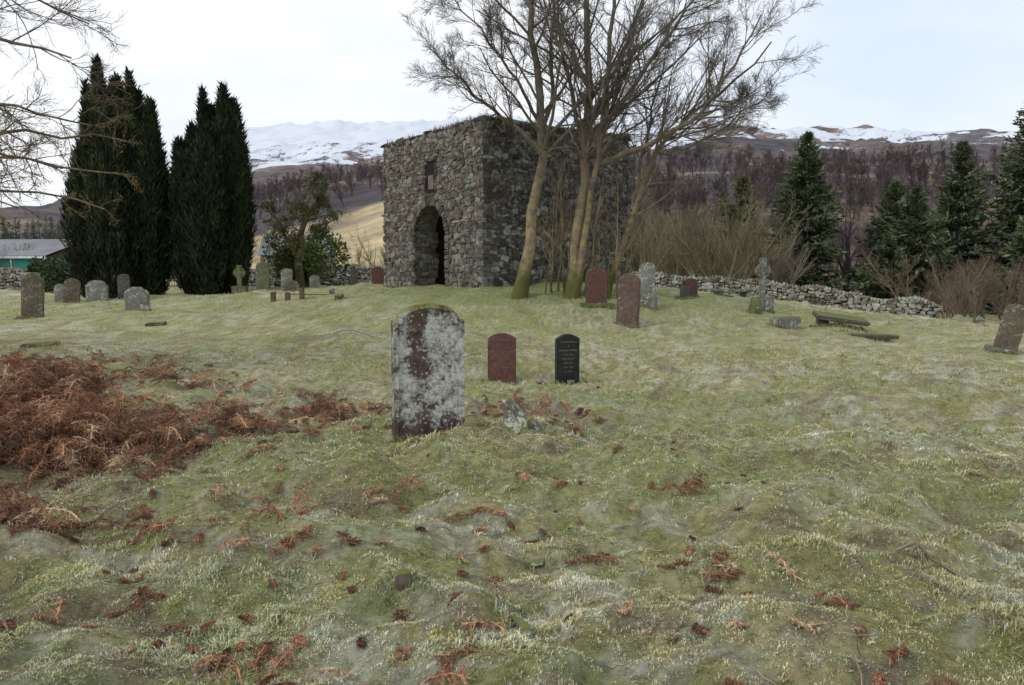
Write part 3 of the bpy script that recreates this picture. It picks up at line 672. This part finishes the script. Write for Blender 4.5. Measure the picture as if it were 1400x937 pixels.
ASH=[dict(m=19,t0=.28,t1=.93,ang=.75,lenf=.35,n=11,wander=.09,trop=.03,rf=.5,rmin=.006,tap=.45),
 dict(m=8,t0=.15,t1=.95,ang=.62,lenf=.43,n=8,wander=.09,trop=.02,rf=.55,rmin=.0042,tap=.5),
 dict(m=7,t0=.12,t1=.95,ang=.58,lenf=.48,n=6,wander=.10,trop=.03,rf=.6,rmin=.0032,minlen=.22,tap=.5),
 dict(m=2,t0=.3,t1=.9,ang=.5,lenf=.5,n=3,wander=.12,trop=.05,rf=.7,rmin=.0028,minlen=.16,tap=.5)]
BK=(.15,.126,.10);TWG=(.14,.118,.10)
g=h1(.28,25)-.1
baretree('ash_tree',[limb([(.22,25,g),(.45,25,2.6),(.78,25.1,4.2),(.95,25.1,5.5),(.82,25,7.3),(.5,24.8,9.9),(.3,24.6,12.6)],.20,.05,14,.05),
 limb([(.93,25.1,5.3),(.4,24.6,5.9),(-.6,24.,6.5),(-1.5,23.6,7.2),(-2.4,23.4,8.1)],.085,.014),
 limb([(.92,25.1,5.7),(1.3,25.5,7.2),(1.2,25.8,9.2),(1.5,26,11.8)],.085,.03),
 limb([(.85,25.1,6.3),(.2,24.4,7.4),(-.9,23.8,8.6),(-1.9,23.6,9.8)],.06,.012)],ASH,M_bark,BK,TWG)
g=h1(2.05,25.3)-.1
baretree('ash_tree',[limb([(1.95,25.3,g),(2.12,25.3,3.2),(2.5,25.3,5.5),(2.35,25.3,7.7),(2.3,25.2,9.9),(2.4,25,12.8)],.20,.05,14,.05),
 limb([(2.0,25.1,g),(2.45,25.0,3.2),(2.75,25.,5.6),(2.95,24.9,7.7),(3.1,24.6,9.9),(3.3,24.4,12.3)],.12,.04,14,.05),
 limb([(2.45,25.3,5.2),(2.0,25.6,7.),(1.6,25.8,8.6),(1.4,26,11)],.09,.03),
 limb([(2.7,25.1,5.0),(3.5,24.6,5.3),(4.6,24.1,5.6),(5.7,23.7,6.4),(6.5,23.5,7.6),(7.2,23.3,9.)],.10,.018),
 limb([(2.8,25.,6.0),(3.9,24.6,7.6),(5.0,24.4,9.0),(5.9,24.3,10.6)],.09,.02),
 limb([(2.6,25.2,6.5),(3.4,26.,8.2),(4.2,26.6,10.),(4.6,27,12)],.08,.02)],ASH,M_bark,BK,TWG)
g=h1(3.3,25.6)-.1
baretree('ash_tree',[limb([(3.05,25.6,g),(3.75,25.5,3.1),(4.3,25.3,4.8),(5.0,25,6.0),(5.9,24.7,6.7),(6.9,24.4,7.4),(7.8,24.2,8.5)],.12,.02),
 limb([(3.9,25.5,3.6),(4.2,25.8,5.2),(4.6,26,7.),(5.2,26,9.)],.07,.015),
 limb([(4.6,25.2,5.4),(5.7,24.8,5.5),(6.7,24.4,6.1),(7.7,24,7.0)],.05,.012)],ASH,M_bark,BK,TWG)
SH=[dict(m=9,t0=.2,t1=1.,ang=.5,lenf=.40,n=6,wander=.12,trop=.1,rf=.5,rmin=.005),dict(m=6,t0=.2,t1=1.,ang=.5,lenf=.4,n=4,wander=.12,trop=.08,rf=.6,rmin=.004,minlen=.15)]
L=[]
for i in range(15):
    x=rng.uniform(.9,4.4);y=25.4+rng.uniform(-.3,.8);g=h1(x,y)-.1;a=rng.normal(0,.5);L.append(limb([(x,y,g),(x+a*.4,y,g+1.5),(x+a,y+rng.normal(0,.3),g+rng.uniform(2.5,4.9))],rng.uniform(.02,.06),.008,10,.03))
baretree('sapling_thicket',L,SH,M_bark,BK,TWG,False)
def bush(name,x,y,rx,rz_,col,seed,N=5000,leaf=.14):
    r=np.random.default_rng(seed);mb=MB();g=h1(x,y);cs=[(r.normal(0,rx*.4),r.normal(0,rx*.4),rz_*r.uniform(.35,.75),rx*r.uniform(.3,.6)) for _ in range(9)]
    for (a,b,c,rad) in cs:
        n=N//9;d=norm(r.normal(size=(n,3)))*(rad*r.uniform(.5,1.05,(n,1)));B=d+(x+a,y+b,g+c);B[:,2]=np.maximum(B[:,2],g)
        D=norm(d+r.normal(0,rad*.6,(n,3)))*leaf;W=norm(np.cross(D,r.normal(size=(n,3))))*leaf*.3
        mb.add(np.stack([B,B+D*.5-W,B+D,B+D*.5+W],1).reshape(-1,3),None,np.arange(n*4).reshape(-1,4),np.repeat(np.array([col])*r.uniform(.4,1.4,(n,1)),4,0))
    st=[limb([(x,y,g-.1),(x+a*.5,y+b*.5,g+c*.5),(x+a,y+b,g+c)],.03,.01,8,.02) for a,b,c,_ in cs];tubes(mb,np.stack([s[0] for s in st]),np.stack([s[1] for s in st]),4,np.tile([[.08,.06,.04]],(9,1)))
    return mb.obj(name,M_needle)
g=h1(-12,12)-.1
LT=[dict(m=17,t0=.2,t1=.98,ang=.8,lenf=.34,n=10,wander=.12,trop=-.015,rf=.5,rmin=.005,tap=.6),
 dict(m=10,t0=.12,t1=.98,ang=.7,lenf=.42,n=7,wander=.13,trop=.02,rf=.6,rmin=.0034,tap=.6),
 dict(m=6,t0=.1,t1=1.,ang=.65,lenf=.45,n=5,wander=.13,trop=.05,rf=.6,rmin=.0022,minlen=.14)]
BK2=(.11,.095,.08);TW2=(.10,.08,.07)
baretree('ash_tree',[limb([(-11.6,12,g),(-11.6,12,4),(-11.4,12,8),(-11.,11.8,11)],.26,.08),
 limb([(-11.6,12,3.6),(-9.3,11.8,4.9),(-7.6,11.5,5.1),(-6.2,11.3,4.6)],.08,.012),
 limb([(-11.5,12,4.6),(-9.2,11.6,6.2),(-7.3,11.2,6.6),(-5.8,11,6.3)],.08,.012),
 limb([(-11.6,12,2.4),(-9.6,11.9,3.5),(-8.2,11.7,3.6),(-6.6,11.5,3.1)],.07,.01),
 limb([(-11.6,12,5.2),(-9.5,12.2,6.2),(-8.0,12.3,6.0),(-6.5,12.4,5.4)],.06,.01),
 limb([(-11.6,12,2.0),(-9.6,11.5,2.9),(-8.2,11.2,2.9),(-6.9,11.,2.5)],.06,.01),
 limb([(-11.6,12,3.0),(-9.6,12.2,4.2),(-8.0,12.5,4.3),(-6.6,12.6,3.9)],.06,.01)],LT,M_bark,BK2,TW2,False)
g=h1(-14,13)-.1
baretree('beech_tree',[limb([(-13.6,13.4,g),(-13.6,13.4,3),(-13.4,13.4,7)],.2,.08),limb([(-13.6,13.4,2.6),(-10.6,13.2,3.6),(-8.0,13.0,4.0),(-6.2,12.8,3.7)],.07,.01),limb([(-13.6,13.4,2.0),(-10.6,13.,2.8),(-8.2,12.8,3.0),(-6.5,12.6,2.6)],.06,.01),limb([(-13.6,13.4,2.3),(-10.4,13.4,3.2),(-8.0,13.2,3.5),(-6.3,13.1,3.2)],.06,.01)],
 [dict(m=15,t0=.45,t1=1.,ang=.7,lenf=.16,n=7,wander=.15,trop=-.02,rf=.5,rmin=.005),dict(m=7,t0=.1,t1=1.,ang=.7,lenf=.42,n=5,wander=.15,trop=0,rf=.6,rmin=.003),dict(m=3,t0=.1,t1=1.,ang=.7,lenf=.42,n=3,wander=.15,trop=0,rf=.6,rmin=.0022,minlen=.08)],M_bark,BK2,TW2,False,leaf=(.28,.045,(.24,.14,.08),3))
def yew(name,x,y,cols,seed):
    r=np.random.default_rng(seed);mb=MB();g=h1(x,y)
    for (ox,oy,rad,ht,lx) in cols:
        n=14;th=np.linspace(0,2*math.pi,n,endpoint=False);zz=np.linspace(0,1,12)
        prof=lambda s:(np.clip(.55+s*1.6,0,1)*(1-np.clip((s-.45)/.55,0,1)**1.7)**.8)
        V=[]
        for s_ in zz:
            rr=rad*.68*prof(np.array([s_]))[0];V.append(np.c_[ox+lx*s_+np.cos(th)*rr,oy+np.sin(th)*rr,np.full(n,s_*ht*.93)])
        V=np.concatenate(V);i=np.arange(n);j=(i+1)%n;Q=np.concatenate([np.c_[i+k*n,j+k*n,j+(k+1)*n,i+(k+1)*n] for k in range(11)])
        mb.add(V+(x,y,g),None,Q,(.004,.006,.004))  # near-black inner core added to block light through the foliage
        N=int(5200*rad*ht/6);s_=r.uniform(.0,1,N)**.85;a=r.uniform(0,2*math.pi,N)
        rib=.80+.32*vn(a*2.2+seed,s_*2.,seed)+.28*(vn(a*5.,s_*9.,seed+1)-.5)
        q=rad*prof(s_)*rib*r.uniform(.72,1.06,N)
        B=np.c_[ox+lx*s_+np.cos(a)*q,oy+np.sin(a)*q,s_*ht*r.uniform(.97,1.03,N)]
        ln=r.uniform(.14,.46,N);D=norm(np.c_[np.cos(a)*.42+r.normal(0,.26,N),np.sin(a)*.42+r.normal(0,.26,N),r.uniform(.6,1.1,N)])
        W=norm(np.c_[-np.sin(a)+r.normal(0,.4,N),np.cos(a)+r.normal(0,.4,N),r.normal(0,.2,N)])*r.uniform(.03,.06,N)[:,None]
        c=np.array([[.021,.030,.012]])*(r.uniform(.35,1.5,(N,1)))*(.5+1.1*vn(a*3,s_*7,seed+4))[:,None]
        V=np.stack([B-W*.4,B+D*ln[:,None]*.5-W,B+D*ln[:,None],B+D*ln[:,None]*.5+W],1).reshape(-1,3)+(x,y,g)
        mb.add(V,None,np.arange(N*4).reshape(-1,4),np.repeat(c,4,0))
    P,R=limb([(x,y,g-.2),(x,y,g+1.5),(x+.1,y,g+4)],.28,.1);tubes(mb,P[None],R[None],8,np.array([[.06,.04,.03]]))
    return mb.obj(name,M_needle)
yew('irish_yew',-17.9,36,[(0,0,1.2,9.6,.1),(-.95,.1,1.1,8.5,-.1),(-1.3,-.2,.95,6.6,-.15),(.8,.1,1.0,9.0,.2),(1.35,-.2,.7,8.6,.35),(.2,-.8,1.1,7.8,-.1),(-.4,.8,1.1,9.0,0),(1.0,.9,.9,7.8,.2),(-.3,-.4,.6,10.3,-.2),(.75,-.3,.45,9.8,.1),(-.9,-.3,.45,9.3,-.2)],5)
yew('irish_yew',-13.65,36,[(0,0,1.05,8.2,.1),(.45,-.1,.7,9.1,.25),(-.75,.1,.9,7.4,-.1),(-1.15,-.1,.55,6.8,-.25),(.95,0,.75,8.5,.15),(1.15,-.3,.55,6.6,.35),(.1,-.7,1.0,7.1,0),(-.3,.7,.95,8.0,0),(-.15,-.2,.45,8.9,-.05)],9)
# conifers
def spruce(mb,x,y,g,ht,wd,seed,col,lean=0,dens=1.,m=46):
    r=np.random.default_rng(seed);P,R=limb([(x,y,g-.2),(x+lean*.5,y,g+ht*.5),(x+lean,y,g+ht)],ht*.016,.02);tubes(mb,P[None],R[None],6,np.array([[.05,.04,.03]]))
    nb=int(ht*17*dens);s_=np.sort(r.uniform(.04,.995,nb));a=r.uniform(0,2*math.pi,nb)
    irr=.75+.5*vn(a*1.3+seed,s_*6.,seed)
    Lb=wd/2*(1-s_)**.80*r.uniform(.7,1.15,nb)*irr+.14
    D=np.stack([np.cos(a),np.sin(a),-.15+.75*s_+r.normal(0,.12,nb)],1)
    t=r.uniform(.08,1,(nb,m));B0=np.c_[x+lean*s_,np.full(nb,y),g+s_*ht]
    B=B0[:,None]+D[:,None]*(Lb[:,None]*t)[:,:,None];B[:,:,2]+=.10*(t**2)*Lb[:,None]+r.normal(0,.08,(nb,m))
    side=np.stack([-np.sin(a),np.cos(a),0*a],1)[:,None]*(r.uniform(-1,1,(nb,m))*(1.05-t*.8)*Lb[:,None]*.42)[:,:,None]
    B=B+side;Dn=norm(D[:,None]+side/(Lb[:,None,None]+.1)*2+r.normal(0,.45,(nb,m,3))+np.array([0,0,-.15]))
    ln=(.20+.12*Lb)[:,None]*r.uniform(.5,1.3,(nb,m));W=norm(np.cross(Dn,r.normal(size=(nb,m,3))))*(ln*.17)[:,:,None]
    V=np.stack([B-Dn*ln[:,:,None]*.2,B+Dn*ln[:,:,None]*.4-W,B+Dn*ln[:,:,None],B+Dn*ln[:,:,None]*.4+W],2).reshape(-1,3);N=nb*m
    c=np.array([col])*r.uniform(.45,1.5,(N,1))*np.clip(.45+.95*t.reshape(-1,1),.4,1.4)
    mb.add(V,None,np.arange(N*4).reshape(-1,4),np.repeat(c,4,0))
CON=[(26.0,70,15.0,8.6,.0),(37.2,66,14.0,8.0,.2),(31.7,62,9.4,7.4,.0),(43.2,66,19.5,9.,.3),(28.6,60,5.6,5.,0),(34.8,72,11.5,8,0),(19.2,66,10.2,7.2,0),(40.0,60,9.5,7,0)]
for i,(x,y,ht,wd,le) in enumerate(CON):
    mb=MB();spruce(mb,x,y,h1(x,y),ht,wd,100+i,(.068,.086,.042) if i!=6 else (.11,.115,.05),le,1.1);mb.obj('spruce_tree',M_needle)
g=h1(-11.0,40)
baretree('old_yew_tree',[limb([(-10.9,40,g-.1),(-10.8,40,g+2),(-10.4,40,g+4),(-10.2,40,g+5.6)],.25,.06),limb([(-10.8,40,g+1.5),(-11.6,40,g+3),(-12.4,39.6,g+4.6)],.14,.03),limb([(-10.8,40,g+1.8),(-9.7,39.8,g+3),(-8.9,39.6,g+3.6)],.12,.03),limb([(-10.8,40,g+2.6),(-10.,39.4,g+4.2),(-9.3,39.2,g+5.)],.1,.03)],
 [dict(m=14,t0=.25,t1=1.,ang=.9,lenf=.42,n=7,wander=.2,trop=.0,rf=.5,rmin=.012),dict(m=9,t0=.1,t1=1.,ang=.8,lenf=.42,n=5,wander=.2,trop=.02,rf=.6,rmin=.008),dict(m=6,t0=.1,t1=1.,ang=.8,lenf=.5,n=3,wander=.2,trop=.0,rf=.6,rmin=.006)],M_bark,(.11,.11,.055),(.11,.10,.055),leaf=(.26,.15,(.06,.075,.028),6))
bush('laurel_bush',-11.2,41.5,2.4,2.6,(.09,.115,.035),3,7000,.2)
bush('laurel_bush',-24.8,43,1.6,1.6,(.05,.07,.03),4,3000,.2)
bush('laurel_bush',-21.3,48,1.6,3.5,(.06,.075,.035),6,3500,.2)
def protos(n,rmin,seed):
    out=[]
    for v in range(n):
        mb=MB();k=rng.integers(1,4);L=[]
        for _ in range(k):
            a=rng.normal(0,.12,2);L.append(limb([(0,0,-.05),(a[0],a[1],.5),(a[0]*2.2,a[1]*2.2,1.)],.018,.004,9,.008))
        P=np.stack([l[0] for l in L]);R=np.stack([l[1] for l in L]);tubes(mb,P,R,4,np.ones((k,3)))
        p1,r1=spawn(P,R,int(22/k)+4,.15,1.,.6,.42,6,.13,.12,.5,rmin);tubes(mb,p1,r1,3,np.ones((len(p1),3)))
        p2,r2=spawn(p1,r1,6,.15,1.,.55,.45,4,.15,.12,.6,rmin,minlen=.05);tubes(mb,p2,r2,3,np.ones((len(p2),3)))
        p3,r3=spawn(p2,r2,3,.2,1.,.5,.5,3,.15,.1,.6,rmin*.8,minlen=.035);tubes(mb,p3,r3,3,np.ones((len(p3),3))*.95)
        out.append((np.concatenate(mb.V),np.concatenate(mb.Q)))
    return out
PR=protos(5,.0011,1);PF=protos(4,.0030,2)
def wood(name,pts,prot):
    mb=MB()
    for (x,y,ht,wf_,c) in pts:
        V,Q=prot[rng.integers(len(prot))];a=rng.uniform(0,6.28);ca,sa=math.cos(a),math.sin(a);W=V*(ht*wf_,ht*wf_,ht)
        mb.add(np.c_[W[:,0]*ca-W[:,1]*sa+x,W[:,0]*sa+W[:,1]*ca+y,W[:,2]+h1(x,y)],None,Q,c)
    return mb.obj(name,M_far)
def cc(c): return tuple(np.array(c)*rng.uniform(.7,1.3))
pts=[]
for i in range(58):
    az=rng.uniform(.14,.36) if i<40 else rng.uniform(.42,.8);d=rng.uniform(49,66);pts.append((az*d,d,rng.uniform(2.6,6.6) if az<.35 else rng.uniform(2.,4.6),1.2,cc((.17,.15,.09) if az<.32 else (.13,.11,.085))))
wood('hedgerow_thicket',pts,PR)
pts=[]
for i in range(125):
    az=rng.uniform(.12,.85);d=68*(150/68)**rng.uniform(0,1);pts.append((az*d,d,rng.uniform(5,9.5),1.0,cc(((.10,.08,.07),(.13,.105,.08),(.085,.066,.066))[rng.integers(3)])))
for i in range(14):
    d=rng.uniform(58,85);az=rng.uniform(-.42,-.14);pts.append((az*d,d,rng.uniform(3,6),1.,cc((.17,.13,.085))))
for i in range(10):
    d=rng.uniform(75,95);az=rng.uniform(-.75,-.6);pts.append((az*d,d,rng.uniform(3,5),1.,cc((.10,.08,.06))))
wood('bare_woodland',pts,PR)
pts=[]
for i in range(520):
    az=rng.uniform(.10,.85);d=150*(700/150)**rng.uniform(0,1)**.75;pts.append((az*d,d,rng.uniform(8,13),1.1,cc(((.085,.064,.064),(.10,.075,.070),(.072,.057,.060))[rng.integers(3)])))
for i in range(190):
    az=rng.uniform(-.36,-.06);d=rng.uniform(360,660);pts.append((az*d,d,rng.uniform(9,13),1.1,cc((.10,.076,.078))))
wood('distant_woodland',pts,PF)
mb=MB()
for i in range(46):
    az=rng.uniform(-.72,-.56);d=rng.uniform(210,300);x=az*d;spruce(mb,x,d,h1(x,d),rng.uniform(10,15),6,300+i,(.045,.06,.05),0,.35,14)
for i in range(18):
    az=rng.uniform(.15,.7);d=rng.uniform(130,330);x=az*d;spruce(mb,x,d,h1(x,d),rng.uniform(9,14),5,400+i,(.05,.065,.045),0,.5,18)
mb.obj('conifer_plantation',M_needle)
pts=[]
for i in range(50):
    x=rng.uniform(22.5,36);y=rng.uniform(38,48) ;pts.append((x,y,rng.uniform(1.2,3.9),1.3,cc((.15,.11,.08))))
wood('bramble_thicket',pts,PR)
# ---------------------------------------------------------------- barn & cottage
M_teal=plain('teal_sheeting',(.03,.19,.17),.6,.5);M_roof=plain('grey_sheet_roof',(.17,.175,.18),.6,.4);M_wht=plain('white_paint',(.6,.6,.58),.7);M_brn=plain('brown_timber',(.07,.04,.03),.8)
barn=empty('farm_barn',(-47.5,80,h1(-47,80)-.5),math.radians(-4))
def part(nm,par,x0,x1,y0,y1,z0,z1,m):
    mb=MB();bx(mb,x0,x1,y0,y1,z0,z1,(1,1,1));return mb.obj(nm,m,False,par)
part('cladding',barn,-22,0,0,14,0,4.0,M_teal);part('fascia',barn,-22.3,.3,-.35,-.2,3.95,4.25,M_wht)
for i in range(7): part('post_%d'%i,barn,-21.5+i*3.55,-21.35+i*3.55,-.12,-.01,0,3.95,M_wht)
part('door_boards',barn,-9,-5.5,-.08,-.012,0,3.4,M_brn)
mb=MB();mb.add([(-22.3,-.4,4.25),(.3,-.4,4.25),(.3,7,6.2),(-22.3,7,6.2),(-22.3,14.4,4.25),(.3,14.4,4.25)],None,[(0,1,2,3),(3,2,5,4)],(1,1,1));mb.obj('roof',M_roof,False,barn)
mb=MB();mb.add([(0,0,4.0),(0,14,4.0),(0,7,6.1)],[(0,1,2)],None,(1,1,1));mb.obj('gable',M_brn,False,barn)
cot=empty('stone_cottage',(-17.2,62,h1(-17.2,62)),math.radians(6))
part('walls',cot,-2.6,2.6,0,4.5,0,2.6,M_grey)
mb=MB();mb.add([(-2.8,-.2,2.6),(2.8,-.2,2.6),(2.8,2.2,4.2),(-2.8,2.2,4.2),(-2.8,4.7,2.6),(2.8,4.7,2.6)],[(0,3,4),(1,5,2)],[(0,1,2,3),(3,2,5,4)],(1,1,1));mb.obj('roof',M_roof,False,cot)
part('chimney',cot,-2.5,-1.9,1.9,2.5,3.6,4.9,M_grey);part('window',cot,.6,1.5,-.02,-.005,1.1,2.0,M_brn);part('door',cot,-.9,-.1,-.02,-.005,0,2.,M_brn)
# ---------------------------------------------------------------- bracken
def frond(seed,L=1.):
    r=np.random.default_rng(seed);mb=MB();n=12;t=np.linspace(0,1,n);bend=r.uniform(.5,1.6)
    th=1.25-bend*1.6*t;dx=np.cos(th);dz=np.sin(th);P=np.c_[np.r_[0,np.cumsum(dx[:-1])]/n,.06*np.sin(t*5+seed),np.r_[0,np.cumsum(dz[:-1])]/n]*L
    R=np.linspace(.0055,.002,n);tubes(mb,P[None],R[None],3,np.array([[1.5,1.5,1.4]]))
    for i in range(13):
        s=.25+.73*i/13;f=s*(n-1);k=int(f);p=P[k]*(1-f+k)+P[min(k+1,n-1)]*(f-k);tan=norm((P[min(k+1,n-1)]-P[k])[None])[0]
        ln=.24*L*math.sin(math.pi*min(1,(1.08-s)/.85)*.55)+.02
        for sg in (-1,1):
            d=np.array([tan[0]*.35,sg*1.,tan[2]*.35-r.uniform(-.2,1.1)])+r.normal(0,.4,3);d/=np.linalg.norm(d)
            up=np.cross(tan,d);up/=np.linalg.norm(up)+1e-9;al=np.cross(d,up);m=6;q=np.linspace(.1,1,m)
            c=p+d*(ln*q)[:,None]+np.array([0,0,-1])*(q**2*ln*r.uniform(-.1,.6))[:,None];lw=(ln*.22*(1.1-q))[:,None]
            cl=r.uniform(.6,1.5)
            for s2 in (-1,1):
                tip=c+(al*s2+d*.5+up*r.normal(0,.5,(m,1)))*lw+r.normal(0,.008,(m,3));b1=c+d*.006;b2=c-d*.006
                V=np.stack([b1,b2,tip],1).reshape(-1,3);mb.add(V,np.arange(m*3).reshape(-1,3),None,np.array([cl,cl,cl]))
            V=np.array([p-al*.0018,p+al*.0018,c[-1]]);mb.add(V,[[0,1,2]],None,(1.3,1.3,1.2))
    return mb
FR=[]
for i in range(10):
    f=frond(500+i);V=np.concatenate(f.V);T=np.concatenate(f.T);Q=np.concatenate(f.Q);C=np.concatenate(f.C);FR.append((V,T,Q,C))
def put(mb,x,y,sc,pitch,z,col,k=None):
    V,T,Q,C=FR[rng.integers(len(FR))];a=rng.uniform(0,6.28);V=V*sc
    cp,sp=math.cos(pitch),math.sin(pitch);V=np.c_[V[:,0]*cp-V[:,2]*sp,V[:,1],V[:,0]*sp+V[:,2]*cp]
    V=V+rng.normal(0,.003,V.shape);ca,sa=math.cos(a),math.sin(a)
    V=np.c_[V[:,0]*ca-V[:,1]*sa+x,V[:,0]*sa+V[:,1]*ca+y,V[:,2]*1.+z]
    gzv=H(V[:,0],V[:,1])+.006
    V[:,2]=np.maximum(V[:,2],gzv+rng.uniform(0,.02,len(V)))
    mb.add(V,T,Q,C*np.array(col)*rng.uniform(.6,1.4))
mb=MB();BC=[(.225,.11,.068),(.30,.17,.105),(.14,.072,.048),(.38,.27,.175)]
cand=0;cnt=0
while cnt<2200 and cand<90000:
    m_=4000;x=rng.uniform(-10,3,m_);y=rng.uniform(3,16,m_);d=bdens(x,y);k=rng.uniform(0,1.3,m_)<d**2;cand+=m_
    for xx,yy,dd in zip(x[k],y[k],d[k]):
        if cnt>=2200: break
        up=rng.uniform()<.35
        put(mb,xx,yy,rng.uniform(.22,.58)*(.45+.6*min(dd,1)),rng.uniform(-.6,.1) if up else rng.uniform(-1.15,-.4),h1(xx,yy)+rng.uniform(0,.18)*dd*dd,BC[rng.choice(4,p=[.38,.30,.18,.14])]);cnt+=1
mb.obj('dead_bracken',M_bracken)
mb=MB()
SP=[(-1.15,4.35,6),(-.3,4.9,5),(.05,4.7,4),(1.0,3.9,6),(1.33,3.55,6),(-.32,3.2,6),(1.5,2.95,6),(-2.0,3.45,6),(-.95,2.95,4),(-2.6,5.0,8),(-1.0,5.3,4),(.95,2.75,3),(-.2,2.75,3),(-2.2,6.3,7),(-1.8,6.9,5),(-.7,4.2,4),(-1.5,3.5,5),(-3.0,3.9,7),(.5,7.8,10),(.9,8.6,8),(-.15,7.9,7),(.62,4.2,3),(.2,5.9,4),(-1.9,4.4,6)]
for (x,y,n) in SP:
    for i in range(n):
        xx=x+rng.normal(0,.15);yy=y+rng.normal(0,.11);put(mb,xx,yy,rng.uniform(.10,.27),rng.uniform(-1.2,-.5),h1(xx,yy)+.015,BC[rng.choice(4,p=[.35,.35,.10,.20])])
for i in range(130):
    yy=3*(14/3)**rng.uniform(0,1);xx=rng.uniform(-.6,.35)*yy;put(mb,xx,yy,rng.uniform(.05,.14),-1.2,h1(xx,yy)+.01,BC[rng.integers(4)])
for (x,y) in [(-1.35,4.7),(-1.05,3.05),(1.25,5.6),(-3.6,10.2),(.15,8.1)]:
    for i in range(4): put(mb,x+rng.normal(0,.03),y+rng.normal(0,.03),rng.uniform(.22,.38),rng.uniform(-.15,.1),h1(x,y),BC[0])
for i in range(160):
    xx=rng.uniform(19,32);yy=rng.uniform(26,34)
    put(mb,xx,yy,rng.uniform(.4,.8),rng.uniform(-1.1,-.4),h1(xx,yy),BC[rng.integers(4)])
mb.obj('bracken_litter',M_bracken)
mb=MB()
for i in range(420):
    d=2.6*(20/2.6)**rng.uniform(0,1);x=rng.uniform(-.65,.65)*d;a=rng.uniform(0,6.28);L=rng.uniform(.03,.20);t=np.linspace(0,1,6)
    X_=x+math.cos(a)*L*t+rng.normal(0,.005,6);Y_=d+math.sin(a)*L*t+rng.normal(0,.005,6);P=np.c_[X_,Y_,H(X_,Y_)+.015+rng.uniform(0,.02,6)]
    tubes(mb,P[None],np.linspace(.003,.0015,6)[None],4,np.array([[.26,.19,.13]])*rng.uniform(.3,1.6))
for (x,y,a,L) in [(-3.9,17.0,.1,1.7),(2.05,4.05,-.25,.35),(2.1,4.0,.4,.2),(-.9,14.,.2,.5)]:
    t=np.linspace(0,1,9);X_=x+math.cos(a)*L*t;Y_=y+math.sin(a)*L*t;P=np.c_[X_,Y_,H(X_,Y_)+.03+.04*np.sin(t*5)+rng.normal(0,.006,9)]
    tubes(mb,P[None],np.linspace(.010,.004,9)[None],5,np.array([[.2,.17,.13]]));a2,b2=spawn(P[None],np.linspace(.010,.004,9)[None],5,.2,.9,.6,.4,5,.1,.02,.5,.003);tubes(mb,a2,b2,3,np.tile([[.2,.17,.13]],(len(a2),1)))
mb.obj('fallen_twigs',M_bracken)
# ---------------------------------------------------------------- light, sky, camera
el=math.radians(38);sd=Vector((-.74,-.40,0)).normalized()*math.cos(el)+Vector((0,0,math.sin(el)))
sun=bpy.data.lights.new('sun','SUN');sun.energy=1.4;sun.angle=math.radians(12);sun.color=(1,.97,.93)
so=bpy.data.objects.new('sun',sun);S.collection.objects.link(so);so.rotation_euler=(-sd).to_track_quat('-Z','Y').to_euler()
W=bpy.data.worlds.new('World');S.world=W;W.use_nodes=True;t=W.node_tree;bg=t.nodes['Background']
sky=t.nodes.new('ShaderNodeTexSky');sky.sky_type='NISHITA';sky.sun_disc=False;sky.sun_elevation=el;sky.sun_rotation=math.atan2(sd.x,sd.y);sky.dust_density=2
tc=t.nodes.new('ShaderNodeTexCoord');mp=t.nodes.new('ShaderNodeMapping');mp.inputs['Scale'].default_value=(1.3,1.3,3.2);mp.inputs['Location'].default_value=(.4,.2,.1);t.links.new(tc.outputs['Generated'],mp.inputs[0])
no=t.nodes.new('ShaderNodeTexNoise');no.inputs['Scale'].default_value=1.5;no.inputs['Detail'].default_value=6;no.inputs['Roughness'].default_value=.5;t.links.new(mp.outputs[0],no.inputs['Vector'])
mr=t.nodes.new('ShaderNodeMapRange');mr.inputs[1].default_value=.34;mr.inputs[2].default_value=.58;mr.inputs[3].default_value=0.;mr.inputs[4].default_value=1.;t.links.new(no.outputs[0],mr.inputs[0])
m0=t.nodes.new('ShaderNodeMix');m0.data_type='RGBA';m0.inputs[0].default_value=.84;t.links.new(sky.outputs[0],m0.inputs[6]);m0.inputs[7].default_value=(8.6,9.7,11.3,1)
mx=t.nodes.new('ShaderNodeMix');mx.data_type='RGBA';t.links.new(mr.outputs[0],mx.inputs[0]);t.links.new(m0.outputs[2],mx.inputs[6]);mx.inputs[7].default_value=(10.1,10.4,10.8,1)
t.links.new(mx.outputs[2],bg.inputs['Color']);bg.inputs['Strength'].default_value=.1
cam=bpy.data.cameras.new('camera');cam.sensor_width=23.6;cam.lens=18.0;cam.clip_start=.05;cam.clip_end=8000
co=bpy.data.objects.new('camera',cam);S.collection.objects.link(co);co.location=(0,0,1.6);co.rotation_euler=(math.radians(90-5.15),0,0);S.camera=co
S.view_settings.view_transform='Standard';S.view_settings.look='None';S.view_settings.exposure=0
